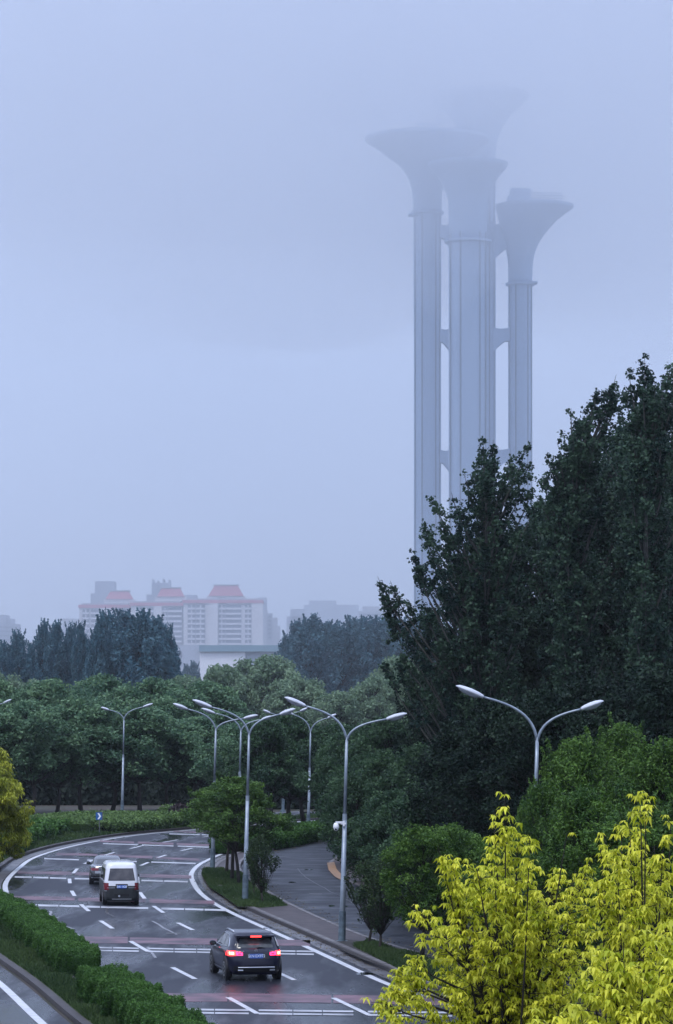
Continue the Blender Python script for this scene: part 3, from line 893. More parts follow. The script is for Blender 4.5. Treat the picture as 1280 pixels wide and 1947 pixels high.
ta = golden('golden_tree', 975, 50, 0, [
    (960, 1502, .5), (938, 1545, .42), (985, 1560, .4), (1008, 1585, .32), (930, 1600, .4), (965, 1600, .5), (1012, 1640, .35), (940, 1650, .5), (990, 1660, .5),
    (832, 1606, .26), (860, 1630, .26), (882, 1655, .2), (905, 1640, .2), (868, 1708, .4), (915, 1690, .45), (1060, 1662, .4), (1095, 1655, .35), (1122, 1640, .2),
    (802, 1738, .32), (830, 1748, .35), (872, 1760, .5), (1050, 1720, .6), (1005, 1730, .6), (950, 1740, .6), (905, 1780, .6), (1085, 1740, .6), (1130, 1720, .5),
    (785, 1828, .22), (750, 1842, .3), (742, 1880, .3), (765, 1862, .3), (722, 1905, .25), (735, 1935, .4), (805, 1905, .4), (845, 1830, .5), (880, 1870, .7), (940, 1850, .8), (1000, 1840, .8), (1060, 1820, .8), (1110, 1800, .6),
    (1040, 1900, .9), (960, 1920, .9), (900, 1935, .9), (850, 1925, .8), (1100, 1890, .8), (1078, 1585, .006), (800, 1945, .6), (950, 1790, .5), (985, 1800, .55), (1015, 1790, .5), (930, 1830, .6), (970, 1870, .8), (1000, 1900, .9), (1030, 1860, .8), (930, 1890, .9), (890, 1905, .9), (1075, 1860, .8), (860, 1880, .8)], 7, dens=1.25)
tag(ta, 'golden leaved young tree in the foreground, broad and lit, left of the pair', 'tree', 'golden trees in the foreground')
tb = golden('golden_tree', 1225, 47, 0, [
    (1218, 1508, .10), (1228, 1525, .08), (1197, 1535, .40), (1180, 1560, .38), (1215, 1575, .36), (1150, 1588, .18), (1142, 1612, .16), (1172, 1612, .4), (1205, 1630, .4),
    (1276, 1562, .22), (1262, 1585, .22), (1245, 1608, .3), (1235, 1640, .3), (1170, 1660, .45), (1135, 1672, .3), (1200, 1680, .5), (1160, 1720, .6), (1215, 1740, .6),
    (1250, 1690, .12), (1278, 1705, .4), (1245, 1735, .5), (1290, 1740, .5), (1180, 1780, .7), (1225, 1800, .8), (1270, 1800, .8), (1140, 1800, .6), (1300, 1650, .4), (1320, 1600, .4)], 8, dens=1.15)
tag(tb, 'golden leaved tree at the right edge with tall upright shoots', 'tree', 'golden trees in the foreground')
tcx = golden('golden_tree', 1200, 40, 0, [
    (1150, 1808, .4), (1185, 1790, .4), (1225, 1790, .4), (1260, 1765, .4), (1290, 1750, .4), (1120, 1850, .5), (1160, 1860, .6), (1210, 1850, .7), (1255, 1840, .7), (1290, 1830, .6),
    (1100, 1900, .5), (1150, 1910, .7), (1200, 1910, .8), (1250, 1900, .8), (1285, 1895, .8), (1060, 1930, .5), (1020, 1945, .4)], 9, ls=.112, dens=1.1, dspread=1.2, fork_z=4.2)
tag(tcx, 'nearest golden tree, its pale large leaves filling the lower right corner', 'tree', 'golden trees in the foreground')
tl = tree('golden_tree', 7.1, 0.6, 2.5, 'ovate', 190, 0.45, 70, 0.22, 'leaf_yellow2', 19, trunk_r=.1, shoots=16, shoot_len=.7, ros=True, flat=.8)
place(tl, -32, 190, first=True)
tag(tl, 'yellow green tree at the left edge beside the curve of the road', 'tree')


# ------------------------------------------------------------------ hedges, bed, undergrowth, grass
def hedge(name, pts, wd, h, dens, ls, lm_, seed, lab, lump=.12, z0=0.1, cat='hedge', group=None, square=4.0, ends=True):
    pl = spline(pts, 0.8)
    rng = np.random.default_rng(seed)
    n = len(pl)
    rights = offset(pl, 1.0)
    ln = sum((b - a).length for a, b in zip(pl, pl[1:]))
    core = MB(); rg = []
    K = 14
    for i, p in enumerate(pl):
        r_ = rights[i] - p
        e_ = min(1.0, min(i, n - 1 - i) * 0.8 / 0.9 + 0.15) ** .5 if ends else 1
        ww = (wd[0] + (wd[1] - wd[0]) * i / (n - 1)) / 2 if hasattr(wd, '__len__') else wd / 2
        ring = []
        for k in range(K):
            a = math.pi * k / (K - 1)
            c_, s_ = math.cos(a), math.sin(a)
            rr = (abs(c_) ** square + abs(s_) ** square) ** (-1 / square)
            ring.append((p.x + r_.x * ww * .9 * c_ * rr * e_, p.y + r_.y * ww * .9 * c_ * rr * e_, z0 - .1 + (h * .88) * s_ * rr * e_ ** .5))
        rg.append(ring)
    core.grid(rg)
    for e_i in (0, n - 1):
        core.face([len(core.v) - (n - e_i) * K + k for k in range(K)])
    ob = core.build(name, M['core'])
    m_ = int(ln * dens)
    i_ = rng.random(m_) * (n - 1.001)
    k0 = i_.astype(int); f_ = (i_ - k0)[:, None]
    P0 = np.array([(p.x, p.y) for p in pl]); Rr = np.array([((r - p).x, (r - p).y) for p, r in zip(pl, rights)])
    c = P0[k0] * (1 - f_) + P0[k0 + 1] * f_
    r_ = Rr[k0] * (1 - f_) + Rr[k0 + 1] * f_
    ww = (wd[0] + (wd[1] - wd[0]) * i_ / n) / 2 if hasattr(wd, '__len__') else np.full(m_, wd / 2)
    e_ = np.minimum(1, np.minimum(i_, n - 1 - i_) * .8 / .9 + .15) ** .5 if ends else np.ones(m_)
    a = rng.random(m_) * math.pi
    aw = rng.random(m_) < (ww * 2 / (ww * 2 + 2 * h))                 # share leaves between top and faces by area
    a = np.where(aw, np.arccos(np.clip(rng.uniform(-.9, .9, m_), -1, 1)), np.where(rng.random(m_) < .5, 1, 0) * math.pi + np.where(rng.random(m_) < 2, 1, 1) * 0)
    fa = np.where(aw, 0, rng.random(m_))
    cs, sn = np.cos(a), np.sin(a)
    rr = (np.abs(cs) ** square + np.abs(sn) ** square) ** (-1 / square)
    x = np.where(aw, cs * rr, np.sign(cs))
    zz = np.where(aw, sn * rr, fa)
    rnd_edge = np.where(aw, 1, 1 - 0.10 * fa ** 4)
    lmp = 1 + lump * np.sin(i_ * 1.7 + x * 3 + seed) * np.sin(i_ * .63 + seed) + lump * .5 * np.sin(i_ * 4.1 + zz * 5)
    dep = 1 - rng.random(m_) ** 2 * .14
    X = x * ww * rnd_edge * lmp * dep * e_
    Z = z0 + np.clip(zz * h * (1 + lump * .6 * np.sin(i_ * 1.3 + x * 2.2 + seed)) * np.where(aw, dep, 1) * e_ ** .5, 0.0, None)
    C = np.stack([c[:, 0] + r_[:, 0] * X, c[:, 1] + r_[:, 1] * X, Z], 1) + rng.normal(size=(m_, 3)) * ls * .35
    # close the ends with leaves
    q = []
    if ends:
        for idx, sg in ((0, -1), (n - 1, 1)):
            mm = int(dens * (ww[0]) * 1.2)
            dirv = (pl[min(idx + 1, n - 1)] - pl[max(idx - 1, 0)]).normalized() * sg
            u = rng.uniform(-1, 1, mm); v = rng.random(mm)
            wv = (wd[0 if idx == 0 else 1] if hasattr(wd, '__len__') else wd) / 2
            bul = .35 * (1 - u ** 2) * (1 - v ** 3) + .02
            q.append(np.stack([pl[idx].x + rights[idx].x * 0 + (rights[idx] - pl[idx]).x * u * wv * .75 + dirv.x * bul, pl[idx].y + (rights[idx] - pl[idx]).y * u * wv * .75 + dirv.y * bul, z0 + v * h * .72], 1))
        C = np.concatenate([C] + q)
    V = leaf_quads(rng, C, ls, up=.5, aspect=.5)
    T = rng.normal(.32, .18, len(C)) + .33 * np.clip((C[:, 2] - z0) / h - .55, -.4, .6) + .12 * np.sin(C[:, 0] * 3) * np.sin(C[:, 1] * 1.1)  # tint rises with height: light from above painted onto the hedge top
    quads('foliage', V, T, M[lm_], ob)
    tag(ob, lab, cat, group)
    return ob


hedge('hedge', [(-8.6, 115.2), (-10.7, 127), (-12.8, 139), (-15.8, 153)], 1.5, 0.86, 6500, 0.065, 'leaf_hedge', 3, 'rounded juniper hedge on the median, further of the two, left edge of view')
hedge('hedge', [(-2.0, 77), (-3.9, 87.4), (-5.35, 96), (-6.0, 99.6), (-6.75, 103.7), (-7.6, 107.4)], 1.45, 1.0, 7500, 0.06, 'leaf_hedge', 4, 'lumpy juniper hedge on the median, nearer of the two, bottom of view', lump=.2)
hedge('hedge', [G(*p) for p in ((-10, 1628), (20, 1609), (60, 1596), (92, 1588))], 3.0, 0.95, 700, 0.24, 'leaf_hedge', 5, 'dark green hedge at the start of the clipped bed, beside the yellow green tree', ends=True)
bedpts = [(p[0], p[1]) for p in (at(84, 1337, 243)[:2], at(130, 1337, 246)[:2], at(180, 1337, 251)[:2], at(230, 1337, 256)[:2], at(276, 1337, 261)[:2])]
hedge('clipped_bed', bedpts, (10.5, 11.5), 0.85, 2600, 0.22, 'leaf_bed', 6, 'wide flat topped clipped hedge behind the outer curve of the road', lump=.03, square=9)
hedge('shrub', [tuple(at(x, 1337, 264)[:2]) for x in (322, 340, 360, 384)], 2.4, 1.2, 700, .22, 'leaf_purple', 7, 'purple brown shrub right of the low railing beyond the road', cat='shrub', lump=.25)
hedge('clipped_bed', [tuple(at(x, 1337, d)[:2]) for x, d in ((335, 273), (372, 275), (420, 279))], 5.0, 0.9, 700, .22, 'leaf_bed', 8, 'small flat green bed behind the purple shrub', lump=.06, square=7)
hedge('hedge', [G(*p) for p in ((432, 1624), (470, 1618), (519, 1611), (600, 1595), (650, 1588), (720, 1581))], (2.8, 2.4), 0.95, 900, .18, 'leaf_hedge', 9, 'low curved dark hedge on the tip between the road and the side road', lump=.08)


def scatter(name, polys, n, ls, lm_, seed, z=0.13, hgt=.12, label=None):
    rng = np.random.default_rng(seed); P_ = []
    for pg, share in polys:
        pg = np.array(pg); x0, y0 = pg.min(0); x1, y1 = pg.max(0)
        k = 0
        while k < n * share:
            c = rng.uniform((x0, y0), (x1, y1), (20000, 2))
            ins = np.zeros(len(c), bool); j = len(pg) - 1
            for i in range(len(pg)):
                xi, yi, xj, yj = pg[i, 0], pg[i, 1], pg[j, 0], pg[j, 1]
                with np.errstate(divide='ignore', invalid='ignore'):
                    hit = ((yi > c[:, 1]) != (yj > c[:, 1])) & (c[:, 0] < (xj - xi) * (c[:, 1] - yi) / (yj - yi) + xi)
                ins ^= hit; j = i
            c = c[ins]
            if not len(c): break
            P_.append(c); k += len(c)
    c = np.concatenate(P_)
    if len(c) > n: c = c[rng.permutation(len(c))[:n]]
    m_ = len(c)
    h = hgt * rng.uniform(.4, 1.4, m_) * (1 + .6 * np.sin(c[:, 0] * 1.9) * np.sin(c[:, 1] * .8))
    az = rng.uniform(0, 2 * np.pi, m_); d = np.stack([np.cos(az), np.sin(az)], 1) * ls * .5
    ln = rng.normal(0, .4, (m_, 2)) * h[:, None]
    b = np.column_stack([c, np.full(m_, z)])
    a0, a1 = b.copy(), b.copy(); a0[:, :2] -= d; a1[:, :2] += d
    t0, t1 = b.copy(), b.copy(); t0[:, :2] += ln - d * .3; t1[:, :2] += ln + d * .3; t0[:, 2] += h; t1[:, 2] += h
    o = quads(name, np.stack([a0, a1, t1, t0], 1), rng.normal(.45, .22, m_) + .2 * np.sin(c[:, 0] * .9 + c[:, 1] * .4), M[lm_])
    return tag(o, label, None, None, 'stuff')


ml = [(p.x, p.y) for p in offset(main_left, -1.3)]
op = [(p.x, p.y) for p in offset(opp, 1.3)]
near_med = [p for p in ml if 80 < p[1] < 160] + [p for p in op if 80 < p[1] < 165][::-1]
far_med = [p for p in ml if 150 < p[1] < 285] + [p for p in op if 150 < p[1] < 275][::-1]
scatter('grass', [(near_med, 1.0)], 60000, .05, 'grass', 1, z=.11, hgt=.16, label='long wet grass on the near median below the hedges')
scatter('grass', [(far_med, 1.0)], 60000, .09, 'grass', 2, z=.11, hgt=.16, label='mown grass verge on the outside of the road curve')
scatter('grass', [([G(*p, .13) for p in patchA], .5), ([G(*p, .13) for p in patchB], .5)], 40000, .045, 'grass', 3, z=.13, hgt=.11, label='patchy grass in the island beds around the lamp posts')


def litter(name, line, d0, d1, n, seed, label, z=.02):
    rng = np.random.default_rng(seed); P0 = offset(line, d0); P1 = offset(line, d1)
    idx = [i for i, p in enumerate(P0) if 84 < p[1] < 240]
    k = rng.choice(idx, n); u = rng.random((n, 1)) ** 1.5
    A_ = np.array([(P0[i].x, P0[i].y) for i in k]); B_ = np.array([(P1[i].x, P1[i].y) for i in k])
    c = A_ * (1 - u) + B_ * u + rng.normal(0, .4, (n, 2)) * (.15, 1)
    V = leaf_quads(rng, np.column_stack([c, np.full(n, z)]), .07, up=2.5, aspect=.8)
    return tag(quads(name, V, rng.random(n), M['litter']), label, None, None, 'stuff')


M['litter'] = leafmat("litter", (.05, .035, .015), (.22, .17, .05), trans=0.0)
litter('fallen_leaves', main_right, .9, .2, 1500, 1, 'scattered wet leaves along the right kerb of the main road')
litter('fallen_leaves', side_left, .1, .9, 1200, 2, 'scattered wet leaves along the side road kerb')


def undergrowth(name, x0, x1, d0, d1, h, n, ls, seed, lm_='under', label=None):
    rng = np.random.default_rng(seed)
    c = rng.uniform((x0, d0), (x1, d1), (n, 2))
    hh = h * (0.6 + .25 * np.sin(c[:, 0] * .9 + seed) + .15 * np.sin(c[:, 0] * 2.3 + c[:, 1] * .5))
    C = np.column_stack([c, hh * rng.random(n)])
    V = leaf_quads(rng, C, ls, up=.1, aspect=.7)
    o = quads(name, V, rng.normal(.35, .25, n) + .2 * np.sin(c[:, 0] * .7), M[lm_])
    return tag(o, label, None, None, 'stuff')


undergrowth('undergrowth', -34, -8, 312, 326, 4.6, 60000, .5, 1, label='dark undergrowth behind the trunks of the roadside row')
undergrowth('undergrowth', -10, 8, 300, 322, 3.6, 30000, .5, 2, label='dark undergrowth beyond the avenue trees')
undergrowth('undergrowth', 3.2, 24, 196, 216, 6.0, 60000, .36, 3, label='dark shade growth at the foot of the tall trees')
undergrowth('undergrowth', 6.5, 22, 126, 150, 3.6, 60000, .28, 4, label='dark shrubby growth right of the side road')
undergrowth('undergrowth', 2.0, 9, 232, 262, 3.2, 26000, .34, 5, label='scrub at the far bend of the side road')
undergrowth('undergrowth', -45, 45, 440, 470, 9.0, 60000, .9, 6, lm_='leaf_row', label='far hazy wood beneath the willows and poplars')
undergrowth('undergrowth', 8.5, 20, 100, 122, 2.6, 26000, .2, 7, label='low scrub under the feathery locust trees')


# ------------------------------------------------------------------ street lamps
def lamp(px, D, fork_y, lh, rh, lab, base_y=None, lean=0.024, cam_mount=False, hs=1.0):
    """lh, rh: photo positions of the outer tips of the left and right heads"""
    X = (px - CX) / F * D
    fz = HC - (fork_y - HY) / F * D
    root = empty('street_lamp', (X, D, 0.0))
    fx = lean * fz
    s = MB(); s.tube([(0, 0, 0.12), (fx * .2, 0, fz * .2), (fx * .62, 0, fz * .62)], [.115, .108, .082], 14)
    s.v = [(x, y, z) for x, y, z in s.v]
    s.build('pole', M['lamp_steel'], root, smooth=True)
    s = MB(); s.tube([(fx * .62, 0, fz * .62), (fx, 0, fz)], [.068, .054], 12); s.build('upper_pole', M['lamp_steel'], root, smooth=True)
    s = MB(); s.tube([(0, 0, 0.02), (fx * .16, 0, fz * .16)], [.145, .135], 14); s.tube([(0, 0, 0.0), (0, 0, .14)], [.26, .24], 14); s.build('base_sleeve', M['lamp_sleeve'], root, smooth=False)
    s = MB(); s.tube([(fx * .60, 0, fz * .60), (fx * .63, 0, fz * .63)], [.088, .088], 12); s.build('collar', M['lamp_steel'], root)
    for (hx, hy) in (lh, rh):
        tip = Vector(((hx - px) / F * D, 0, HC - (hy - HY) / F * D))
        f0 = Vector((fx, 0, fz - .15))
        sg = 1 if tip.x > fx else -1
        dirn = (tip - f0)
        end = f0 + Vector((dirn.x * .66, 0, dirn.z * (.80 if sg > 0 else .80)))
        P_ = []
        for k in range(13):
            t = k / 12
            c1 = f0 + Vector((sg * .10, 0, (end.z - f0.z) * .62)); c2 = f0 + Vector(((end.x - f0.x) * .45, 0, (end.z - f0.z) * .83))
            P_.append(f0 * (1 - t) ** 3 + c1 * 3 * t * (1 - t) ** 2 + c2 * 3 * t * t * (1 - t) + end * t ** 3)
        a = MB(); a.tube(P_, [.050 - .014 * k / 12 for k in range(13)], 10); a.build('arm', M['lamp_steel'], root, smooth=True)
        ax = (tip - end); ln = ax.length; ax.normalize()
        nrm = Vector((-ax.z, 0, ax.x)) * (1 if ax.x > 0 else -1)
        h = MB(); rg = []
        prof = ((0, .055, .05, .05), (.06, .075, .07, .06), (.22, .12, .095, .06), (.45, .165, .11, .06), (.7, .16, .10, .05), (.88, .11, .075, .035), (1.0, .03, .02, .012))
        for t, wy, zt, zb in prof:
            c = end + ax * ln * t; ring = []
            for k in range(16):
                q = 2 * math.pi * k / 16
                vy, vz = math.cos(q) * wy * 1.15, math.sin(q)
                ring.append(c + Vector((0, vy, 0)) + nrm * (vz * (zt if vz > 0 else zb)))
            rg.append(ring)
        h.rings(rg)
        hd = h.build('lamp_head', M['lamp_shell'], root, smooth=True)
        ls_ = MB(); rg = []
        for t, wy, zz in ((.12, .03, .045), (.2, .085, .085), (.38, .115, .115), (.6, .11, .105), (.78, .07, .07), (.86, .02, .04)):
            c = end + ax * ln * t; ring = []
            for k in range(12):
                q = 2 * math.pi * k / 12
                ring.append(c + Vector((0, math.cos(q) * wy, 0)) + nrm * (-.025 + (math.sin(q) if math.sin(q) < 0 else 0) * zz))
            rg.append(ring)
        ls_.rings(rg); ls_.build('lens', M['lamp_lens'], hd, smooth=True)
    tag(root, lab, 'street lamp', 'twin arm street lamps along the roads')
    return root


lamp(1010, 109, 1402, (867, 1304), (1148, 1333), 'nearest twin arm street lamp, its lower pole hidden by the green trees at right')
lamp(650, 131.8, 1402, (541, 1326), (774, 1357), 'twin arm street lamp carrying the white dome camera', cam_mount=True)
lamp(466, 160, 1394, (366, 1331), (562, 1348), 'twin arm street lamp rising from the grassy island, in front of the three thin trees')
lamp(404, 189, 1385, (329, 1338), (491, 1360), 'twin arm street lamp at the tip of the island, half hidden by the round tree')
lamp(453, 228, 1388, (383, 1347), (518, 1362), 'distant street lamp whose heads show just behind the island lamps')
lamp(586, 250, 1390, (541, 1350), (640, 1358), 'distant street lamp behind the camera lamp with its fork above the avenue trees')
lamp(538, 292, 1376, (500, 1350), (585, 1346), 'farthest lit free street lamp with small heads above the avenue trees'.replace('lit free ', ''))
lamp(232, 282, 1366, (192, 1345), (291, 1338), 'street lamp standing alone before the roadside trees at left', lean=.02)
lamp(-28, 290, 1362, (-70, 1348), (22, 1330), 'street lamp cut by the left edge, only one head in view')

# dome camera on the second lamp
D2 = 131.8
ro = empty('security_camera', tuple(at(654, 1566, D2)))
a = MB(); a.box((-.02, -.10, .0), (.20, .10, .06)); a.box((.0, -.10, 0), (.06, .12, .20)); a.tube([(-.0, -.1, .02), (-.22, -.1, .03), (-.30, -.1, .02)], [.035, .04, .045], 10)
a.box((-.17, -.1, .05), (.30, .10, .07)); a.build('bracket', M['cam_white'], ro)
a = MB(); rg = []
for z, r in ((.03, .05), (.0, .085), (-.06, .105), (-.14, .115), (-.16, .115)):
    rg.append([Vector((-.30 + r * math.cos(q), -.1 + r * math.sin(q), z)) for q in [k * math.pi / 10 for k in range(20)]])
a.rings(rg); a.build('housing', M['cam_white'], ro, smooth=True)
a = MB(); rg = []
for z, r in ((-.16, .098), (-.2, .095), (-.25, .07), (-.28, .02)):
    rg.append([Vector((-.30 + r * math.cos(q), -.1 + r * math.sin(q), z)) for q in [k * math.pi / 10 for k in range(20)]])
a.rings(rg); dm = a.build('dome', M['cam_white'], ro, smooth=True)
a = MB(); a.tube([(-.31, -.19, -.215), (-.31, -.215, -.225)], [.035, .035], 12); a.build('lens', M['black'], dm)
tag(ro, 'white dome camera on a bracket clamped to the second street lamp', 'security camera')

# chevron sign
sg_ = empty('chevron_sign', (*G(188, 1590)[:2], 0.0)); sx, sd = sg_.location.x, sg_.location.y
a = MB(); a.tube([(0.04, .04, 0), (.04, .04, 1.72)], [.035, .035], 8); a.build('post', M['rail'], sg_)
pz = HC - (1552 - HY) / F * sd
a = MB(); a.box((0, 0, pz), (.42, .025, .52)); pn = a.build('panel', M['sign_blue'], sg_)
a = MB(); a.box((0.06, .03, pz + .02), (.46, .03, .56)); a.build('back_plate', M['rail'], sg_)
a = MB()
for s_ in (1, -1):
    a.v += [(-.10, -.018, pz + s_ * .21), (.02, -.018, pz + s_ * .21), (.16, -.018, pz), (.03, -.018, pz)]
    k = len(a.v) - 4; a.face([k, k + 1, k + 2, k + 3])
a.build('chevron', M['sign_white'], pn)
tag(sg_, 'small blue road sign with a white chevron standing in the clipped hedge', 'road sign')

# low railing beyond the road
rr = empty('railing', (*at(306, 1337, 262)[:2], 0.1))
a = MB(); a.box((0, 0, .86), (1.9, .30, .06)); a.build('top_rail', M['kerb'], rr)
for x in (-.55, .1, .75):
    a = MB(); a.tube([(x, -.05, 0), (x - .05, 0, .84)], [.05, .04], 8); a.build('post', M['rail'], rr)
a = MB(); a.tube([(-.55, 0, .35), (.75, 0, .35)], [.025, .025], 6); a.build('lower_rail', M['rail'], rr)
tag(rr, 'low dark railing with a pale top between the clipped hedge and purple shrub', 'railing')


# ------------------------------------------------------------------ vehicles
class Car:
    """body as stacked plan outlines; y runs forward from the rear bumper"""
    def __init__(s, layers, n=6.0):
        s.L = layers; s.n = n

    def at(s, z):
        Ls = s.L
        if z <= Ls[0][0]: return Ls[0][1:]
        for a, b in zip(Ls, Ls[1:]):
            if a[0] <= z <= b[0]:
                t = (z - a[0]) / (b[0] - a[0])
                return tuple(a[i] + (b[i] - a[i]) * t for i in (1, 2, 3))
        return Ls[-1][1:]

    def back(s, x, z, off=0.0):
        y0, y1, w_ = s.at(z)
        l = (y1 - y0) / 2
        k = max(0.0, 1 - min(1, abs(x) / w_) ** s.n) ** (1 / s.n)
        return (x, (y0 + y1) / 2 - l * k - off, z)

    def side(s, y, z, sg, off=0.0):
        y0, y1, w_ = s.at(z)
        l = (y1 - y0) / 2; c = (y0 + y1) / 2
        k = max(0.0, 1 - min(1, abs(y - c) / l) ** s.n) ** (1 / s.n)
        return (sg * (w_ * k + off), y, z)

    def body(s, parent, m, split=None):
        b = MB(); zs = []
        for a, c in zip(s.L, s.L[1:]):
            zs += [a[0] + (c[0] - a[0]) * k / 3 for k in range(3)]
        zs.append(s.L[-1][0])
        rg = []
        for z in zs:
            y0, y1, w_ = s.at(z); l, c = (y1 - y0) / 2, (y0 + y1) / 2; ring = []
            for k in range(64):
                q = 2 * math.pi * k / 64
                cq, sq = math.cos(q), math.sin(q)
                ring.append((w_ * math.copysign(abs(cq) ** (2 / s.n), cq), c + l * math.copysign(abs(sq) ** (2 / s.n), sq), z))
            rg.append(ring)
        b.rings(rg)
        if split is not None:
            zz = [v[2] for v in b.v]
            for i, f_ in enumerate(b.f):
                if sum(zz[j] for j in f_) / len(f_) < split: b.mi[i] = 1
        return b.build('body', m, parent, smooth=True)

    def rear_patch(s, name, pts_fn, m, parent, off=.006, nx=10, nz=5):
        """pts_fn(u,v)->(x,z), u,v in 0..1"""
        b = MB()
        b.grid([[s.back(*pts_fn(i / nx, j / nz), off) for i in range(nx + 1)] for j in range(nz + 1)])
        return b.build(name, m, parent, smooth=True)

    def side_patch(s, name, sg, quad, m, parent, off=.006, nx=6, nz=4):
        (ya, za), (yb, zb), (yc, zc), (yd, zd) = quad     # rear-bottom, front-bottom, front-top, rear-top
        P_ = []
        for j in range(nz + 1):
            v = j / nz; r = []
            for i in range(nx + 1):
                u = i / nx
                y = (ya * (1 - u) + yb * u) * (1 - v) + (yd * (1 - u) + yc * u) * v
                z = (za * (1 - u) + zb * u) * (1 - v) + (zd * (1 - u) + zc * u) * v
                r.append(s.side(y, z, sg, off))
            P_.append(r)
        b = MB(); b.grid(P_)
        return b.build(name, m, parent, smooth=True)


def wheel(parent, x, y, r=.36, wd=.24):
    b = MB(); sg = 1 if x > 0 else -1
    rg = []
    for dx, rr in ((-wd / 2, r * .80), (-wd / 2, r * .93), (-wd * .36, r), (wd * .36, r), (wd / 2, r * .93), (wd / 2, r * .80)):
        rg.append([Vector((x + dx, y + rr * math.cos(q), r + rr * math.sin(q))) for q in [2 * math.pi * k / 28 for k in range(28)]])
    b.rings(rg)
    o = b.build('tyre', M['tyre'], parent, smooth=True)
    b = MB(); rg = []
    for dx, rr in ((wd / 2 - .03, r * .7), (wd / 2 + .004, r * .7), (wd / 2 + .004, r * .62), (wd / 2 - .03, r * .2), (wd / 2 - .03, .03)):
        rg.append([Vector((x + sg * dx, y + rr * math.cos(q), r + rr * math.sin(q))) for q in [2 * math.pi * k / 24 for k in range(24)]])
    b.rings(rg)
    for k in range(5):
        q = 2 * math.pi * k / 5
        b.box((x + sg * (wd / 2 - .005), y + math.cos(q) * r * .36, r + math.sin(q) * r * .36), (.02, .06, .06))
    b.build('rim', M['rim'], o)
    return o


def rect(x0, x1, z0, z1, xt0=None, xt1=None, rnd=0.0):
    xt0 = x0 if xt0 is None else xt0; xt1 = x1 if xt1 is None else xt1

    def f(u, v):
        a = x0 + (xt0 - x0) * v; b = x1 + (xt1 - x1) * v
        x = a + (b - a) * u; z = z0 + (z1 - z0) * v
        return x, z
    return f


def plate(car, parent, z, txt, cx=0.0, tilt_off=.02, wd=.46, ht=.15):
    y = car.back(cx, z)[1] - tilt_off
    b = MB(); b.box((cx, y, z), (wd, .012, ht)); p = b.build('number_plate', M['plate_blue'], parent)
    c = bpy.data.curves.new('plate_characters', 'FONT'); c.body = txt; c.size = .135; c.align_x = 'CENTER'; c.align_y = 'CENTER'; c.extrude = .001; c.offset = .002
    tmp = bpy.data.objects.new('tmp', c); col.objects.link(tmp)
    me = bpy.data.meshes.new_from_object(tmp.evaluated_get(bpy.context.evaluated_depsgraph_get()))
    bpy.data.objects.remove(tmp); bpy.data.curves.remove(c)
    me.materials.clear(); me.materials.append(M['plate_white']); me.name = 'plate_characters'
    t = bpy.data.objects.new('plate_characters', me); col.objects.link(t); t.parent = p
    t.location = (cx, y - .009, z + .0); t.rotation_euler = (R_(90), 0, 0)
    t.scale = (.92, 1, 1)


def side_mirror(parent, x, y, z, m):
    b = MB(); sg = 1 if x > 0 else -1; rg = []
    for t, wx, wz in ((0, .08, .05), (.05, .115, .09), (.14, .11, .085), (.2, .05, .04)):
        rg.append([Vector((x + sg * .08 + wx * math.cos(q), y + t, z + wz * math.sin(q))) for q in [2 * math.pi * k / 16 for k in range(16)]])
    b.rings(rg); b.tube([(x - sg * .06, y + .1, z - .05), (x + sg * .03, y + .1, z - .02)], [.03, .03], 6)
    o = b.build('side_mirror', m, parent, smooth=True)
    g_ = MB(); g_.poly([(0, 0), (1, 0), (1, 1), (0, 1)], 0); g_.v = [(x + sg * .08 + a_ * .16 - .08, y - .004, z - .05 + b_2 * .11) for a_, b_2 in ((0, 0), (1, 0), (1, 1), (0, 1))]
    g_.build('mirror_glass', M['glass_dark'], o)


# --- dark suv
px0, py0 = 488, 1866
bx0, by0 = G(px0, py0)
suv = empty('suv', (bx0, by0, 0.0), math.atan(0.19))
C1 = Car([(.21, .12, 4.45, .82), (.33, .04, 4.60, .895), (.50, .0, 4.66, .93), (.72, .01, 4.66, .945), (.90, .05, 4.60, .94), (1.00, .09, 4.45, .925), (1.06, .14, 4.10, .90),
          (1.09, .17, 3.75, .875), (1.25, .27, 3.35, .82), (1.42, .42, 2.95, .755), (1.53, .50, 2.65, .70), (1.59, .60, 2.40, .63), (1.625, .95, 2.05, .50), (1.635, 1.3, 1.8, .3)], n=6)
C1.body(suv, M['navy'])
b = MB(); b.box((0, 2.3, .30), (1.5, 4.0, .16)); b.build('underbody', M['navy_side'], suv)
C1.rear_patch('rear_window', rect(-.72, .72, 1.10, 1.44, -.58, .58), M['glass_dark'], suv, .004)
C1.rear_patch('rear_window_glass', rect(-.60, .60, 1.13, 1.40, -.50, .50), M['glass_rear'], suv, .009)
b = MB(); b.box((0, .34, 1.505), (1.34, .40, .035)); b.box((0, .22, 1.485), (1.28, .16, .03)); sp_ = b.build('spoiler', M['navy'], suv)
b = MB(); b.box((0, .125, 1.487), (.36, .03, .05)); b.build('brake_light', M['red_on'], sp_)
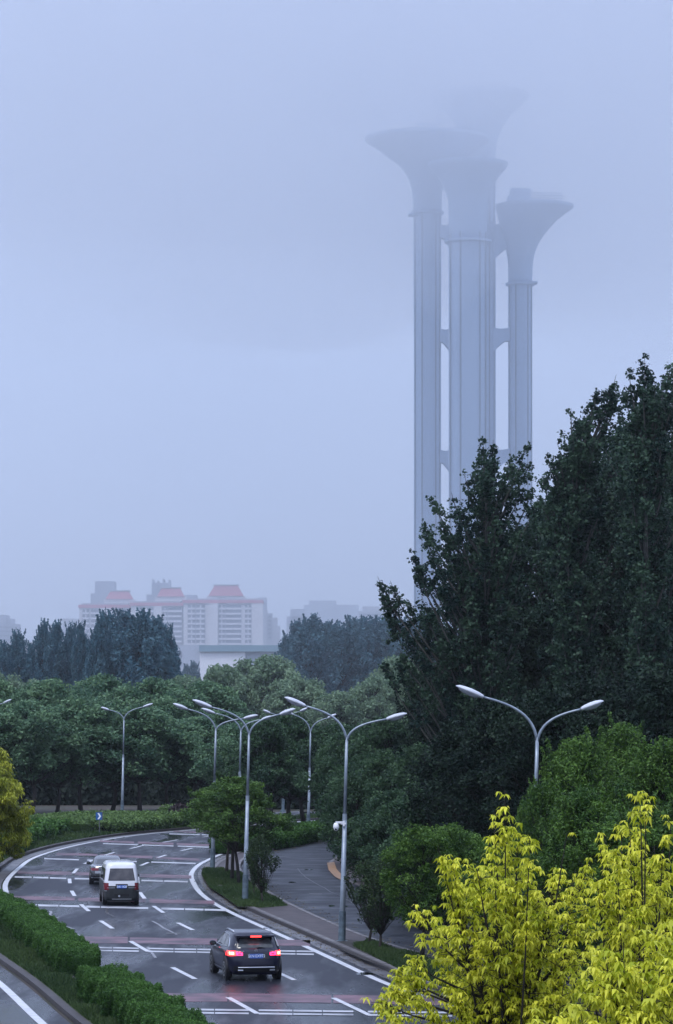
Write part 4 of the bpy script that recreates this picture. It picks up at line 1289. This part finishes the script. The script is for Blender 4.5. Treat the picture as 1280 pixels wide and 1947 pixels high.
for sg in (-1, 1):
    lo = C1.rear_patch('tail_light', (lambda sg: lambda u, v: (sg * (.68 + .245 * u), .86 + .15 * v - .03 * u * (1 - v)))(sg), M['red_on'], suv, .012)
    C1.rear_patch('bulb', (lambda sg: lambda u, v: (sg * (.74 + .13 * u), .885 + .085 * v))(sg), M['red_hot'], lo, .02)
    C1.side_patch('lamp_wrap', sg, ((.06, .86), (.34, .90), (.30, .99), (.10, 1.0)), M['red_in'], lo, .01)
    li = C1.rear_patch('inner_tail_light', (lambda sg: lambda u, v: (sg * (.46 + .20 * u), .86 + .10 * v))(sg), M['red_in'], suv, .010)
    C1.rear_patch('lamp_insert', (lambda sg: lambda u, v: (sg * (.51 + .10 * u), .895 + .03 * v))(sg), M['navy_side'], li, .014)
    b = MB(); P_ = [(sg * .63, .95, 1.60), (sg * .645, 1.1, 1.645), (sg * .66, 1.7, 1.66), (sg * .645, 2.2, 1.635), (sg * .63, 2.4, 1.585)]
    b.tube(P_, [.022] * 5, 8); b.build('roof_rail', M['chrome'], suv, smooth=True)
    side_mirror(suv, sg * .93, 3.0, 1.10, M['navy'])
    C1.side_patch('side_window', sg, ((1.55, 1.12), (2.35, 1.12), (2.25, 1.47), (1.55, 1.50)), M['glass_dark'], suv)
    C1.side_patch('side_window', sg, ((2.40, 1.12), (3.15, 1.12), (2.62, 1.45), (2.32, 1.47)), M['glass_dark'], suv)
    C1.side_patch('quarter_window', sg, ((.78, 1.13), (1.49, 1.12), (1.49, 1.49), (.95, 1.42)), M['glass_dark'], suv)
    b = MB(); b.tube([C1.side(y, z, sg, .008) for y, z in ((.62, 1.13), (1.5, 1.10), (2.6, 1.095), (3.2, 1.10))], [.016] * 4, 6)
    b.tube([C1.side(y, z, sg, .008) for y, z in ((.62, 1.13), (.85, 1.38), (1.2, 1.50), (2.2, 1.51), (3.1, 1.13))], [.014] * 5, 6); b.build('window_trim', M['chrome'], suv)
    C1.side_patch('door_handle', sg, ((1.65, .97), (1.87, .97), (1.87, 1.0), (1.65, 1.0)), M['navy'], suv, .03)
    C1.side_patch('sill', sg, ((1.2, .30), (3.3, .30), (3.3, .37), (1.2, .37)), M['chrome'], suv, .02)
    for y in (.95, 3.82):
        b = MB(); b.tube([(sg * .80, y, .38), (sg * .945, y, .38)], [.45, .44], 24); b.build('wheel_arch', M['navy_side'], suv)
        wheel(suv, sg * .835, y, .365, .24)
C1.rear_patch('bumper_lower', rect(-.86, .86, .30, .52), M['navy_side'], suv, .012, nx=16)
C1.rear_patch('tailgate_recess', rect(-.43, .43, .74, .94, -.38, .38), M['navy_side'], suv, .008)
b = MB(); b.tube([C1.back(x, .46, .03) for x in (-.62, -.3, 0, .3, .62)], [.020] * 5, 6, flat=.7); b.build('bumper_strip', M['chrome'], suv)
b = MB(); b.tube([C1.back(x, .37, .02) for x in (-.62, -.45)], [.03] * 2, 8); b.build('exhaust', M['chrome'], suv)
b = MB(); b.tube([C1.back(x, .37, .02) for x in (.45, .62)], [.03] * 2, 8); b.build('exhaust', M['chrome'], suv)
plate(C1, suv, .84, '京N·EX972')
b = MB(); c0 = C1.back(0, 1.02, .012)
b.tube([(c0[0] + .05 * math.cos(q), c0[1], c0[2] + .05 * math.sin(q)) for q in [2 * math.pi * k / 20 for k in range(21)]], [.006] * 21, 6, cap=False)
for k in range(3):
    q = math.pi / 2 + 2 * math.pi * k / 3; b.tube([c0, (c0[0] + .05 * math.cos(q), c0[1], c0[2] + .05 * math.sin(q))], [.006, .004], 5)
b.build('emblem', M['chrome'], suv)
b = MB()
for x0, n_ in ((-.62, 3), (-.49, 3), (.47, 6)):
    for k in range(n_):
        x = x0 + k * .033; y = C1.back(x, 1.0, .010)[1]
        b.box((x, y, 1.00), (.024, .006, .03)); 
b.build('badge_lettering', M['chrome'], suv)
b = MB(); b.tube([C1.back(-.02, 1.09, .03), C1.back(.12, 1.12, .03), C1.back(.32, 1.10, .03)], [.016, .012, .008], 6); b.build('wiper', M['black'], suv)
tag(suv, 'dark navy suv seen from behind with its brake lights lit', 'car', 'vehicles driving on the main road')

# --- two tone van
bx0, by0 = G(231.5, 1722)
van = empty('van', (bx0, by0, 0.0), math.atan(0.12))
C2 = Car([(.22, .06, 4.70, .76), (.36, .0, 4.78, .805), (.62, .0, 4.80, .825), (.90, .01, 4.80, .83), (1.05, .02, 4.75, .825), (1.25, .05, 4.45, .80), (1.50, .085, 4.1, .765), (1.72, .13, 3.75, .73), (1.86, .19, 3.5, .69), (1.94, .32, 3.3, .60), (1.975, .55, 3.1, .45), (1.985, .9, 2.8, .2)], n=8)
C2.body(van, [M['van_white'], M['van_grey']], split=.90)
b = MB(); b.box((0, 2.35, .34), (1.35, 4.2, .2)); b.build('underbody', M['navy_side'], van)
C2.rear_patch('rear_window_seal', rect(-.62, .62, 1.14, 1.70, -.52, .52), M['black'], van, .006)
rw = C2.rear_patch('rear_window', rect(-.585, .585, 1.17, 1.67, -.495, .495), mat('van_rear_glass', (.10, .095, .10), rough=.15, c2=(.05, .05, .06), nscale=3), van, .012)
C2.rear_patch('plate_recess', rect(-.30, .30, .78, .965, -.27, .27), M['black'], van, .008)
for x0, x1 in ((-.66, -.31), (.31, .66)):
    C2.rear_patch('trim_strip', rect(x0, x1, .805, .825), M['chrome'], van, .012)
C2.rear_patch('bumper', (lambda u, v: (-.80 + 1.6 * u, .30 + .38 * v)), M['van_grey'], van, .05, nx=18)
C2.rear_patch('bumper_recess', rect(-.34, .34, .42, .54), M['black'], van, .055)
b = MB(); b.box((0, -.06, .30), (.9, .03, .03)); b.build('tow_bar', M['rim'], van)
for sg in (-1, 1):
    t_ = C2.rear_patch('tail_light', (lambda sg: lambda u, v: (sg * (.68 + .135 * u), .72 + .32 * v))(sg), M['red_off'], van, .015)
    C2.side_patch('lamp_wrap', sg, ((.02, .72), (.16, .72), (.14, 1.04), (.04, 1.04)), M['red_off'], t_, .008)
    C2.rear_patch('reflector', (lambda sg: lambda u, v: (sg * (.69 + .10 * u), .66 + .035 * v))(sg), M['chrome'], van, .056)
    for (a0, a1) in ((.35, 1.45), (1.52, 2.55), (2.62, 3.35)):
        C2.side_patch('side_window', sg, ((a0, 1.16), (a1, 1.16), (a1, 1.68), (a0 + .04, 1.68)), M['glass_dark'], van, .008)
    C2.side_patch('side_panel', sg, ((.2, .5), (4.3, .5), (4.3, 1.10), (.2, 1.10)), M['van_grey'], van, .005, nx=12)
    side_mirror(van, sg * .86, 3.9, 1.2, M['van_grey'])
    for y in (.95, 3.6):
        b = MB(); b.tube([(sg * .70, y, .36), (sg * .83, y, .36)], [.42, .41], 24); b.build('wheel_arch', M['navy_side'], van)
        wheel(van, sg * .73, y, .33, .20)
plate(C2, van, .865, '京K·1628', wd=.44, ht=.14)
b = MB(); b.tube([C2.back(-.28, .975, .02), C2.back(.28, .975, .02)], [.014, .014], 6); b.build('handle_bar', M['black'], van)
b = MB(); b.tube([(-.12, .02, .44), (-.12, -.06, .44)], [.05, .05], 10); b.build('exhaust', M['chrome'], van)
tag(van, 'white over grey van in the middle lane, seen from behind', 'van', 'vehicles driving on the main road')

# --- sedan beyond the van
bx0, by0 = G(203, 1683)
sed = empty('sedan', (bx0, by0, 0.0), math.atan(0.055))
C3 = Car([(.22, .14, 4.45, .80), (.34, .03, 4.58, .87), (.52, .0, 4.62, .90), (.72, .02, 4.6, .905), (.86, .06, 4.5, .895), (.95, .12, 4.2, .87), (.985, .35, 3.9, .83), (1.0, .65, 3.6, .78),
          (1.15, .98, 3.1, .73), (1.30, 1.35, 2.75, .66), (1.40, 1.7, 2.45, .58), (1.43, 1.95, 2.2, .42)], n=6)
C3.body(sed, M['sedan_grey'])
b = MB(); b.box((0, 2.3, .26), (1.4, 4.0, .14)); b.build('underbody', M['navy_side'], sed)
C3.rear_patch('rear_window', rect(-.64, .64, 1.03, 1.33, -.54, .54), M['glass_dark'], sed, .006)
C3.rear_patch('trunk_lip', rect(-.78, .78, .93, .955), M['chrome'], sed, .012)
for sg in (-1, 1):
    C3.rear_patch('tail_light', (lambda sg: lambda u, v: (sg * (.42 + .45 * u), .74 + .13 * v))(sg), M['red_off'], sed, .010)
    C3.side_patch('side_window', sg, ((1.2, 1.02), (3.2, 1.02), (2.6, 1.34), (1.6, 1.34)), M['glass_dark'], sed)
    C3.rear_patch('bumper_strip', (lambda sg: lambda u, v: (sg * (.30 + .5 * u), .36 + .03 * v))(sg), M['chrome'], sed, .02)
    side_mirror(sed, sg * .90, 2.9, 1.0, M['sedan_grey'])
    for y in (.95, 3.7):
        b = MB(); b.tube([(sg * .76, y, .34), (sg * .905, y, .34)], [.40, .39], 24); b.build('wheel_arch', M['navy_side'], sed)
        wheel(sed, sg * .80, y, .325, .21)
C3.rear_patch('trunk_panel', rect(-.60, .60, .60, .72), M['rim'], sed, .010)
C3.rear_patch('bumper_lower', rect(-.8, .8, .26, .44), M['navy_side'], sed, .012, nx=14)
plate(C3, sed, .66, '京P·7350', wd=.44, ht=.13)
tag(sed, 'dark grey sedan in the left lane, half hidden by the van', 'car', 'vehicles driving on the main road')


# ------------------------------------------------------------------ the observation tower
TD = 1300.0
pxm = TD / F


def zt(y): return HC - (y - HY) * pxm
def xt(x): return (x - CX) * pxm


tw = empty('observation_tower', (xt(895), TD, 0))


def stack(prof, dy, flutes=0, seg=64, amp=0.0, y1=None):
    rg = []; kd = (TD + dy) / TD
    for y, cx_, r in prof:
        ring = []
        for k in range(seg):
            q = 2 * math.pi * k / seg
            fl = 1 + amp * math.cos(flutes * q + .6) if flutes else 1
            ring.append(Vector((xt(cx_) * kd - xt(895) + r * pxm * kd * fl * math.cos(q), dy + r * pxm * kd * fl * math.sin(q), max(0, HC + (zt(y) - HC) * kd))))
        rg.append(ring)
    return rg


def fine(prof, n=3):
    out = []
    P_ = [prof[0]] + list(prof) + [prof[-1]]
    for i in range(1, len(P_) - 2):
        a, b, c, d = [Vector(p) for p in (P_[i - 1], P_[i], P_[i + 1], P_[i + 2])]
        for k in range(n):
            t = k / n
            out.append(tuple(0.5 * ((2 * b) + (c - a) * t + (2 * a - 5 * b + 4 * c - d) * t * t + (3 * b - a - 3 * c + d) * t ** 3)))
    out.append(tuple(prof[-1]))
    return out


towers = {
    'left': (0, [(1383.4, 813, 25.5), (700, 813, 25.3), (404, 813, 26)], [(404, 813, 26.4), (370, 813, 28), (346, 813, 33.3), (325, 813, 44), (311.6, 813, 56), (298, 813, 75), (282, 813, 95), (268.6, 813, 117.5), (263, 813, 118)]),
    'front': (-26, [(1383.4, 890, 36), (700, 890, 36), (459, 890, 36)], [(459, 890, 36.6), (390, 890, 37), (370, 890, 41), (356, 890, 47), (342, 890, 54), (329, 890, 64.5), (317, 890, 75), (311, 890, 75.5)]),
    'tall': (16, [(1383.4, 912, 30.5), (700, 912, 30.3), (330, 912, 30)], [(330, 912, 30.2), (301, 912, 31), (277, 912, 32), (256.6, 912, 38), (237.7, 912, 46.5), (217, 912, 60), (200, 912, 77.5), (186, 912, 93), (180, 912, 93.5)]),
    'right': (0, [(1383.4, 989.5, 22.6), (700, 989.5, 22.5), (540, 989.5, 22.5)], [(540, 989.5, 22.8), (501, 989.8, 23.7), (477, 990.5, 28), (458, 992.5, 34.5), (439, 996.5, 44.5), (420, 1003.5, 54.5), (406, 1010.5, 64.5), (396, 1016.4, 73.4), (391, 1016.4, 73.4)]),
}
for key, (dy, shaft, crown) in towers.items():
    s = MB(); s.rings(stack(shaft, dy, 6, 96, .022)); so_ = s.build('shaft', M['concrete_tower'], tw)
    s = MB()
    r0 = shaft[1][2]; cx0 = shaft[1][1]
    for q in (-2.75, -2.0, -.95, -.45):
        rr_ = r0 * pxm * 1.0
        s.box((xt(cx0) * (TD + dy) / TD - xt(895) + rr_ * math.cos(q), dy + rr_ * math.sin(q), (zt(shaft[0][0]) + zt(shaft[-1][0])) / 2), (.5, .5, zt(shaft[-1][0]) - 1), rz=q)
    s.build('seam_ribs', M['concrete_seam'], so_)
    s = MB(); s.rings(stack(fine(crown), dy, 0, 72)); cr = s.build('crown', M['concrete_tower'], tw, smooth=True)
    s = MB(); s.rings(stack([(crown[-1][0] + 3, crown[-1][1], crown[-1][2] * 1.005), (crown[-1][0] - 1, crown[-1][1], crown[-1][2] * 1.012), (crown[-1][0] - 2.5, crown[-1][1], crown[-1][2] * .93)], dy, 0, 72)); s.build('rim', M['concrete_tower'], cr)
    s = MB(); s.rings(stack([(shaft[-1][0] + 4, cx0, r0 * 1.12), (shaft[-1][0] + 2, cx0, r0 * 1.25), (shaft[-1][0] - 2, cx0, r0 * 1.25)], dy, 0, 48)); s.build('ring_balcony', M['concrete_tower'], tw)


def tbox(parent, name, x0, x1, y0, y1, dy, dpt, m='concrete_tower'):
    s = MB(); s.box(((xt(x0) + xt(x1)) / 2 - xt(895), dy, (zt(y0) + zt(y1)) / 2), (abs(xt(x1) - xt(x0)), dpt, abs(zt(y0) - zt(y1))))
    return s.build(name, M[m], parent)


tbox(tw, 'plant_room', 970, 1009, 360, 391, 0, 7)
tbox(tw, 'plant_room', 964, 985, 376, 391, -4, 6)
tbox(tw, 'plant_room', 795, 835, 236, 263, 0, 8)
tbox(tw, 'ledge', 776, 800, 408, 412, -2, 5); tbox(tw, 'ledge', 1000, 1021, 537, 541, -2, 5)
s = MB()
for k in range(13):
    x = 1010 + k * 4.6
    s.tube([(xt(x) - xt(895), -8, zt(392)), (xt(x) - xt(895), -8, zt(370 + (k * 7 % 5)))], [.16, .12], 5)
for y in (372, 377, 382): s.tube([(xt(1010) - xt(895), -8, zt(y)), (xt(1068) - xt(895), -8, zt(y + 1))], [.13, .13], 5)
s.tube([(xt(982) - xt(895), 0, zt(360)), (xt(982) - xt(895), 0, zt(355))], [.5, .2], 6)
s.build('roof_railing', M['concrete_seam'], tw)


def bridge(x0, x1, y0, y1, hl, hr, dy=0, dpt=5):
    """walkway with a sagging top edge and haunches below"""
    s = MB(); n = 12; top, bot = [], []
    for k in range(n + 1):
        t = k / n; x = x0 + (x1 - x0) * t
        top.append((x, y0 + 3 * math.sin(math.pi * t) - 2))
        yb = y1
        if hl: yb += hl * max(0, 1 - t / .75) ** 1.2
        if hr: yb += hr * max(0, (t - .25) / .75) ** 1.2
        bot.append((x, yb))
    P_ = [top, bot]
    fr = [[Vector((xt(x) - xt(895), dy - dpt / 2, zt(y))) for x, y in r] for r in P_]
    bk = [[Vector((xt(x) - xt(895), dy + dpt / 2, zt(y))) for x, y in r] for r in P_]
    s.grid([fr[0], fr[1]]); s.grid([bk[0], fr[0]]); s.grid([fr[1], bk[1]]); s.grid([bk[1], bk[0]])
    return s.build('walkway', M['concrete_tower'], tw)


for y0 in (428, 626, 856):
    bridge(836, 857, y0 + 1, y0 + 25, 0, 20)
for y0, hh in ((432, 0), (625, 0), (855, 0)):
    bridge(938, 969, y0, y0 + (42 if y0 == 432 else 24), 20, 0)
bridge(928, 962, 424, 455, 0, 0, dy=4)
tag(tw, 'tall pale concrete tower of clustered shafts with flared crowns fading into cloud', 'tower')


# ------------------------------------------------------------------ apartment blocks and other far buildings
def bat(x, y, D): return (x - CX) / F * D, HC - (y - HY) / F * D


def fbox(mb, x0, x1, y0, y1, D, dep, oy=0.0, ox=0.0):
    """box whose front face fills photo columns x0..x1 and rows y0..y1 at distance D"""
    xa, za = bat(x0, y0, D); xb, zb = bat(x1, y1, D)
    mb.box(((xa + xb) / 2 - ox, oy + dep / 2, (za + zb) / 2), (xb - xa, dep, za - zb))


AD = 2000.0
ms = {}


def apartment(x0, x1, ytop, facets, cap, lab, D=AD):
    ox = bat((x0 + x1) / 2, 0, D)[0]
    root = empty('apartment_block', (ox, D, 0))
    a = MB(); fbox(a, x0, x1, ytop, 1366, D, 20, 0, ox)
    for (fa, fb, kind, oy) in facets:
        if kind == 'w': fbox(a, fa, fb, ytop + .5, 1366, D, 3, -oy, ox)
    a.build('wall', M['b_wall'], root)
    n = int((1228 - ytop) / 9.6) + 1
    for (fa, fb, kind, oy) in facets:
        if kind == 'w': continue
        a = MB(); fbox(a, fa, fb, ytop + 3, 1300, D, 1, -.6, ox); a.build('window_bay', M['b_glass'], root)
        for k in range(n):
            y = ytop + 7 + k * 9.6
            a = MB(); fbox(a, fa + .3, fb - .3, y + 1.5, y + 5.0, D, 2.0, -2.2, ox)
            a.build('balcony', M['b_balc'], root)
            if kind == 'n':
                a = MB(); fbox(a, fa + (fb - fa) * .42, fa + (fb - fa) * .58, y - 3.5, y + 1.4, D, 1.0, -1.4, ox)
                a.build('window_pier', M['b_wall'], root)
    r = MB()
    xs = [x0 - 2] + [f_[0] for f_ in facets[1:]] + [x1 + 2]
    fbox(r, x0 - 1.5, x1 + 1.5, ytop - 6, ytop, D, 24, -2, ox)
    rf = r.build('roof', M['b_red'], root)
    r = MB(); fbox(r, x0 + 4, x1 - 4, ytop - 9, ytop - 6, D, 18, 0, ox); r.build('parapet', M['b_wall2'], rf)
    if cap:
        c0, c1, cy0, cy1 = cap
        (xa, za), (xb, zb) = bat(c0, cy1, D), bat(c1, cy0, D)
        r = MB(); r.box(((xa + xb) / 2 - ox, 9, (za + zb) / 2), (xb - xa, 16, zb - za), top=.66)
        cp = r.build('lantern_roof', M['b_red2'], root)
        r = MB(); m_ = (c1 - c0) * .33 / 2
        fbox(r, c0 + m_ - 2, c1 - m_ + 2, cy0 - 2.2, cy0 - .1, D, 14, 3, ox); r.build('ridge_cap', M['b_wall2'], cp)
        r = MB(); fbox(r, c0 - 3, c1 + 3, cy1 + .05, ytop - 9.1, D, 15, 2, ox); r.build('lantern_base', M['b_wall'], root)
    tag(root, lab, 'apartment block', 'red roofed apartment blocks')
    return root


apartment(349, 499, 1147, [(349, 357, 'w', 1), (357, 372, 'n', 0), (373, 390, 'n', 0), (391, 398, 'w', 1), (398, 415, 'w', 4), (416, 428, 'n', 0), (429, 459, 'b', 0), (459, 466, 'w', .5), (466, 478, 'n', 0), (479, 500, 'w', 2)],
          (396, 463, 1113, 1133), 'nearest looking red roofed apartment block, right of three, with the largest roof lantern')
apartment(249, 347, 1152, [(249, 262, 'w', 1), (263, 292, 'n', 0), (293, 308, 'w', 3), (309, 319, 'n', 0), (320, 346, 'b', 0)],
          (298, 350, 1118, 1134), 'middle red roofed apartment block between the other two')
apartment(151, 247, 1156, [(151, 156, 'w', 1), (157, 170, 'n', 0), (173, 192, 'b', 0), (193, 215, 'w', 3), (216, 230, 'n', 0), (231, 246, 'b', 0)],
          (200, 252, 1124, 1139), 'left red roofed apartment block, partly behind the dark poplars')


def block(name, lab, parts, D, mt='b_far', cat='building', floors=0):
    x0 = min(p[0] for p in parts); x1 = max(p[1] for p in parts); ox = bat((x0 + x1) / 2, 0, D)[0]
    root = empty(name, (ox, D, 0))
    a = MB()
    for p in parts: fbox(a, p[0], p[1], p[2], p[3] if len(p) > 3 else 1353, D, 22 + (p[0] * 7 % 5), (p[1] * 3 % 4), ox)
    a.build('wall', M[mt], root)
    if floors:
        p = max(parts, key=lambda q: (q[1] - q[0]))
        for k in range(floors):
            b_2 = MB(); fbox(b_2, p[0] + 2, p[1] - 2, p[2] + 5 + k * 8, p[2] + 8 + k * 8, D, .5, -.6, ox); b_2.build('window_band', M['b_glass'], root)
    tag(root, lab, cat)
    return root


block('office_block', 'grey stepped block behind the left red roofed apartments', [(172, 222, 1128), (180, 217, 1105)], 2350)
block('office_block', 'grey block with rooftop masts behind the middle red roofs', [(278, 345, 1130), (288, 322, 1108), (289, 291, 1101), (299, 300, 1103), (309, 311, 1100), (320, 323, 1102)], 2350)
block('office_block', 'pale flat roofed block peeping out right of the middle lantern roof', [(330, 374, 1131), (490, 507, 1136)], 2400)
block('apartment_block', 'faint stepped block just right of the red roofed apartments', [(499, 508, 1160), (508, 518, 1166), (518, 527, 1174), (527, 532, 1190)], 2150, 'b_wall2', floors=6)
block('office_block', 'very faint low block with a flat roof in the fog, left of the far grove', [(545, 588, 1172), (552, 580, 1158)], 2500)
block('office_block', 'very faint broad block in the fog above the central grove', [(578, 682, 1150), (588, 640, 1142)], 3000)
block('office_block', 'faint slab with rooftop frame beside the foot of the tower', [(682, 752, 1162), (690, 722, 1153)], 2300, 'b_wall2', floors=3)
block('office_block', 'faint gabled block in the fog at the left edge', [(-20, 33, 1186), (-14, 22, 1176), (-8, 12, 1169)], 2300, floors=4)
block('office_block', 'faint low block behind the slender poplars', [(100, 152, 1196), (118, 150, 1176)], 2250, 'b_wall2', floors=5)
block('office_block', 'pale low block half hidden behind the left poplars', [(0, 118, 1220)], 1500, 'b_wall')

HD = 900.0
ox = bat(430, 0, HD)[0]
hall = empty('exhibition_hall', (ox, HD, 0))
a = MB(); fbox(a, 380, 466, 1239, 1347, HD, 30, 0, ox); a.build('front_wall', M['hall_white'], hall)
a = MB(); fbox(a, 466.3, 545, 1239, 1347, HD, 30, 1.5, ox); a.build('side_wing', M['hall_grey'], hall)
a = MB(); fbox(a, 320, 379.7, 1226, 1347, HD, 32, 1.0, ox); lw = a.build('left_wing', M['hall_grey'], hall)
for wx in (331, 340):
    for wy in (1238, 1256): a = MB(); fbox(a, wx, wx + 4.5, wy, wy + 7, HD, .4, .7, ox); a.build('window', M['b_glass'], lw)
a = MB(); fbox(a, 379, 546, 1227, 1239, HD, 34, -1.0, ox); a.build('roof_band', M['hall_teal'], hall)
tag(hall, 'low white hall with a blue grey roof band below the apartments', 'hall')


# ------------------------------------------------------------------ the air
def haze_box(name, lo, hi, dens, label, c=(0.90, 0.945, 0.995)):
    b = MB(); b.box(tuple((lo[i] + hi[i]) / 2 for i in range(3)), tuple(hi[i] - lo[i] for i in range(3)))
    m = bpy.data.materials.new(name); m.use_nodes = True
    n, l = m.node_tree.nodes, m.node_tree.links
    n.remove(n["Principled BSDF"])
    v = n.new("ShaderNodeVolumePrincipled")
    v.inputs["Color"].default_value = (*c, 1); v.inputs["Density"].default_value = dens; v.inputs["Anisotropy"].default_value = 0.65
    l.new(v.outputs[0], n["Material Output"].inputs["Volume"])
    o = b.build(name, m)
    tag(o, label, None, None, 'stuff')
    return o


haze_box('haze', (-430, -60, -1.0), (430, 3410, 340), 0.00010, 'thin blue rain haze over the whole view')
haze_box('haze', (-428, 352, -0.9), (428, 3405, 338), 0.00052, 'denser rain haze beyond the roadside trees')


def cloud(name, c, r, dens, seed, label):
    b = MB(); rg = []; nn, mm = 40, 56
    for i in range(1, nn):
        th = math.pi * i / nn; ring = []
        for k in range(mm):
            ph = 2 * math.pi * k / mm
            lump = 1 + .09 * math.sin(3 * ph + seed) * math.sin(th * 4) + .05 * math.sin(7 * ph - seed + 3 * th)
            ring.append((c[0] + r[0] * lump * math.sin(th) * math.cos(ph), c[1] + r[1] * lump * math.sin(th) * math.sin(ph), c[2] - r[2] * lump * math.cos(th)))
        rg.append(ring)
    b.rings(rg)
    m = bpy.data.materials.new(name); m.use_nodes = True
    n, l = m.node_tree.nodes, m.node_tree.links
    n.remove(n["Principled BSDF"])
    v = n.new("ShaderNodeVolumePrincipled")
    v.inputs["Color"].default_value = (.98, .985, .995, 1); v.inputs["Density"].default_value = dens; v.inputs["Anisotropy"].default_value = 0.65
    l.new(v.outputs[0], n["Material Output"].inputs["Volume"])
    return tag(b.build(name, m), label, None, None, 'stuff')


for k in range(7):
    cloud('haze', (40 + 10 * k, 1300, 268), (410 - 18 * k, 580 - 30 * k, 112 - 10 * k), 0.0011, k * 1.3, 'low cloud swallowing the tops of the tower')
cloud('haze', (36, 1285, 252), (44, 60, 27), 0.012, 2.2, 'thicker puff of cloud round the highest crown')
cloud('haze', (15, 1278, 241), (34, 42, 20), 0.014, 0.7, 'thicker puff of cloud over the left crown')
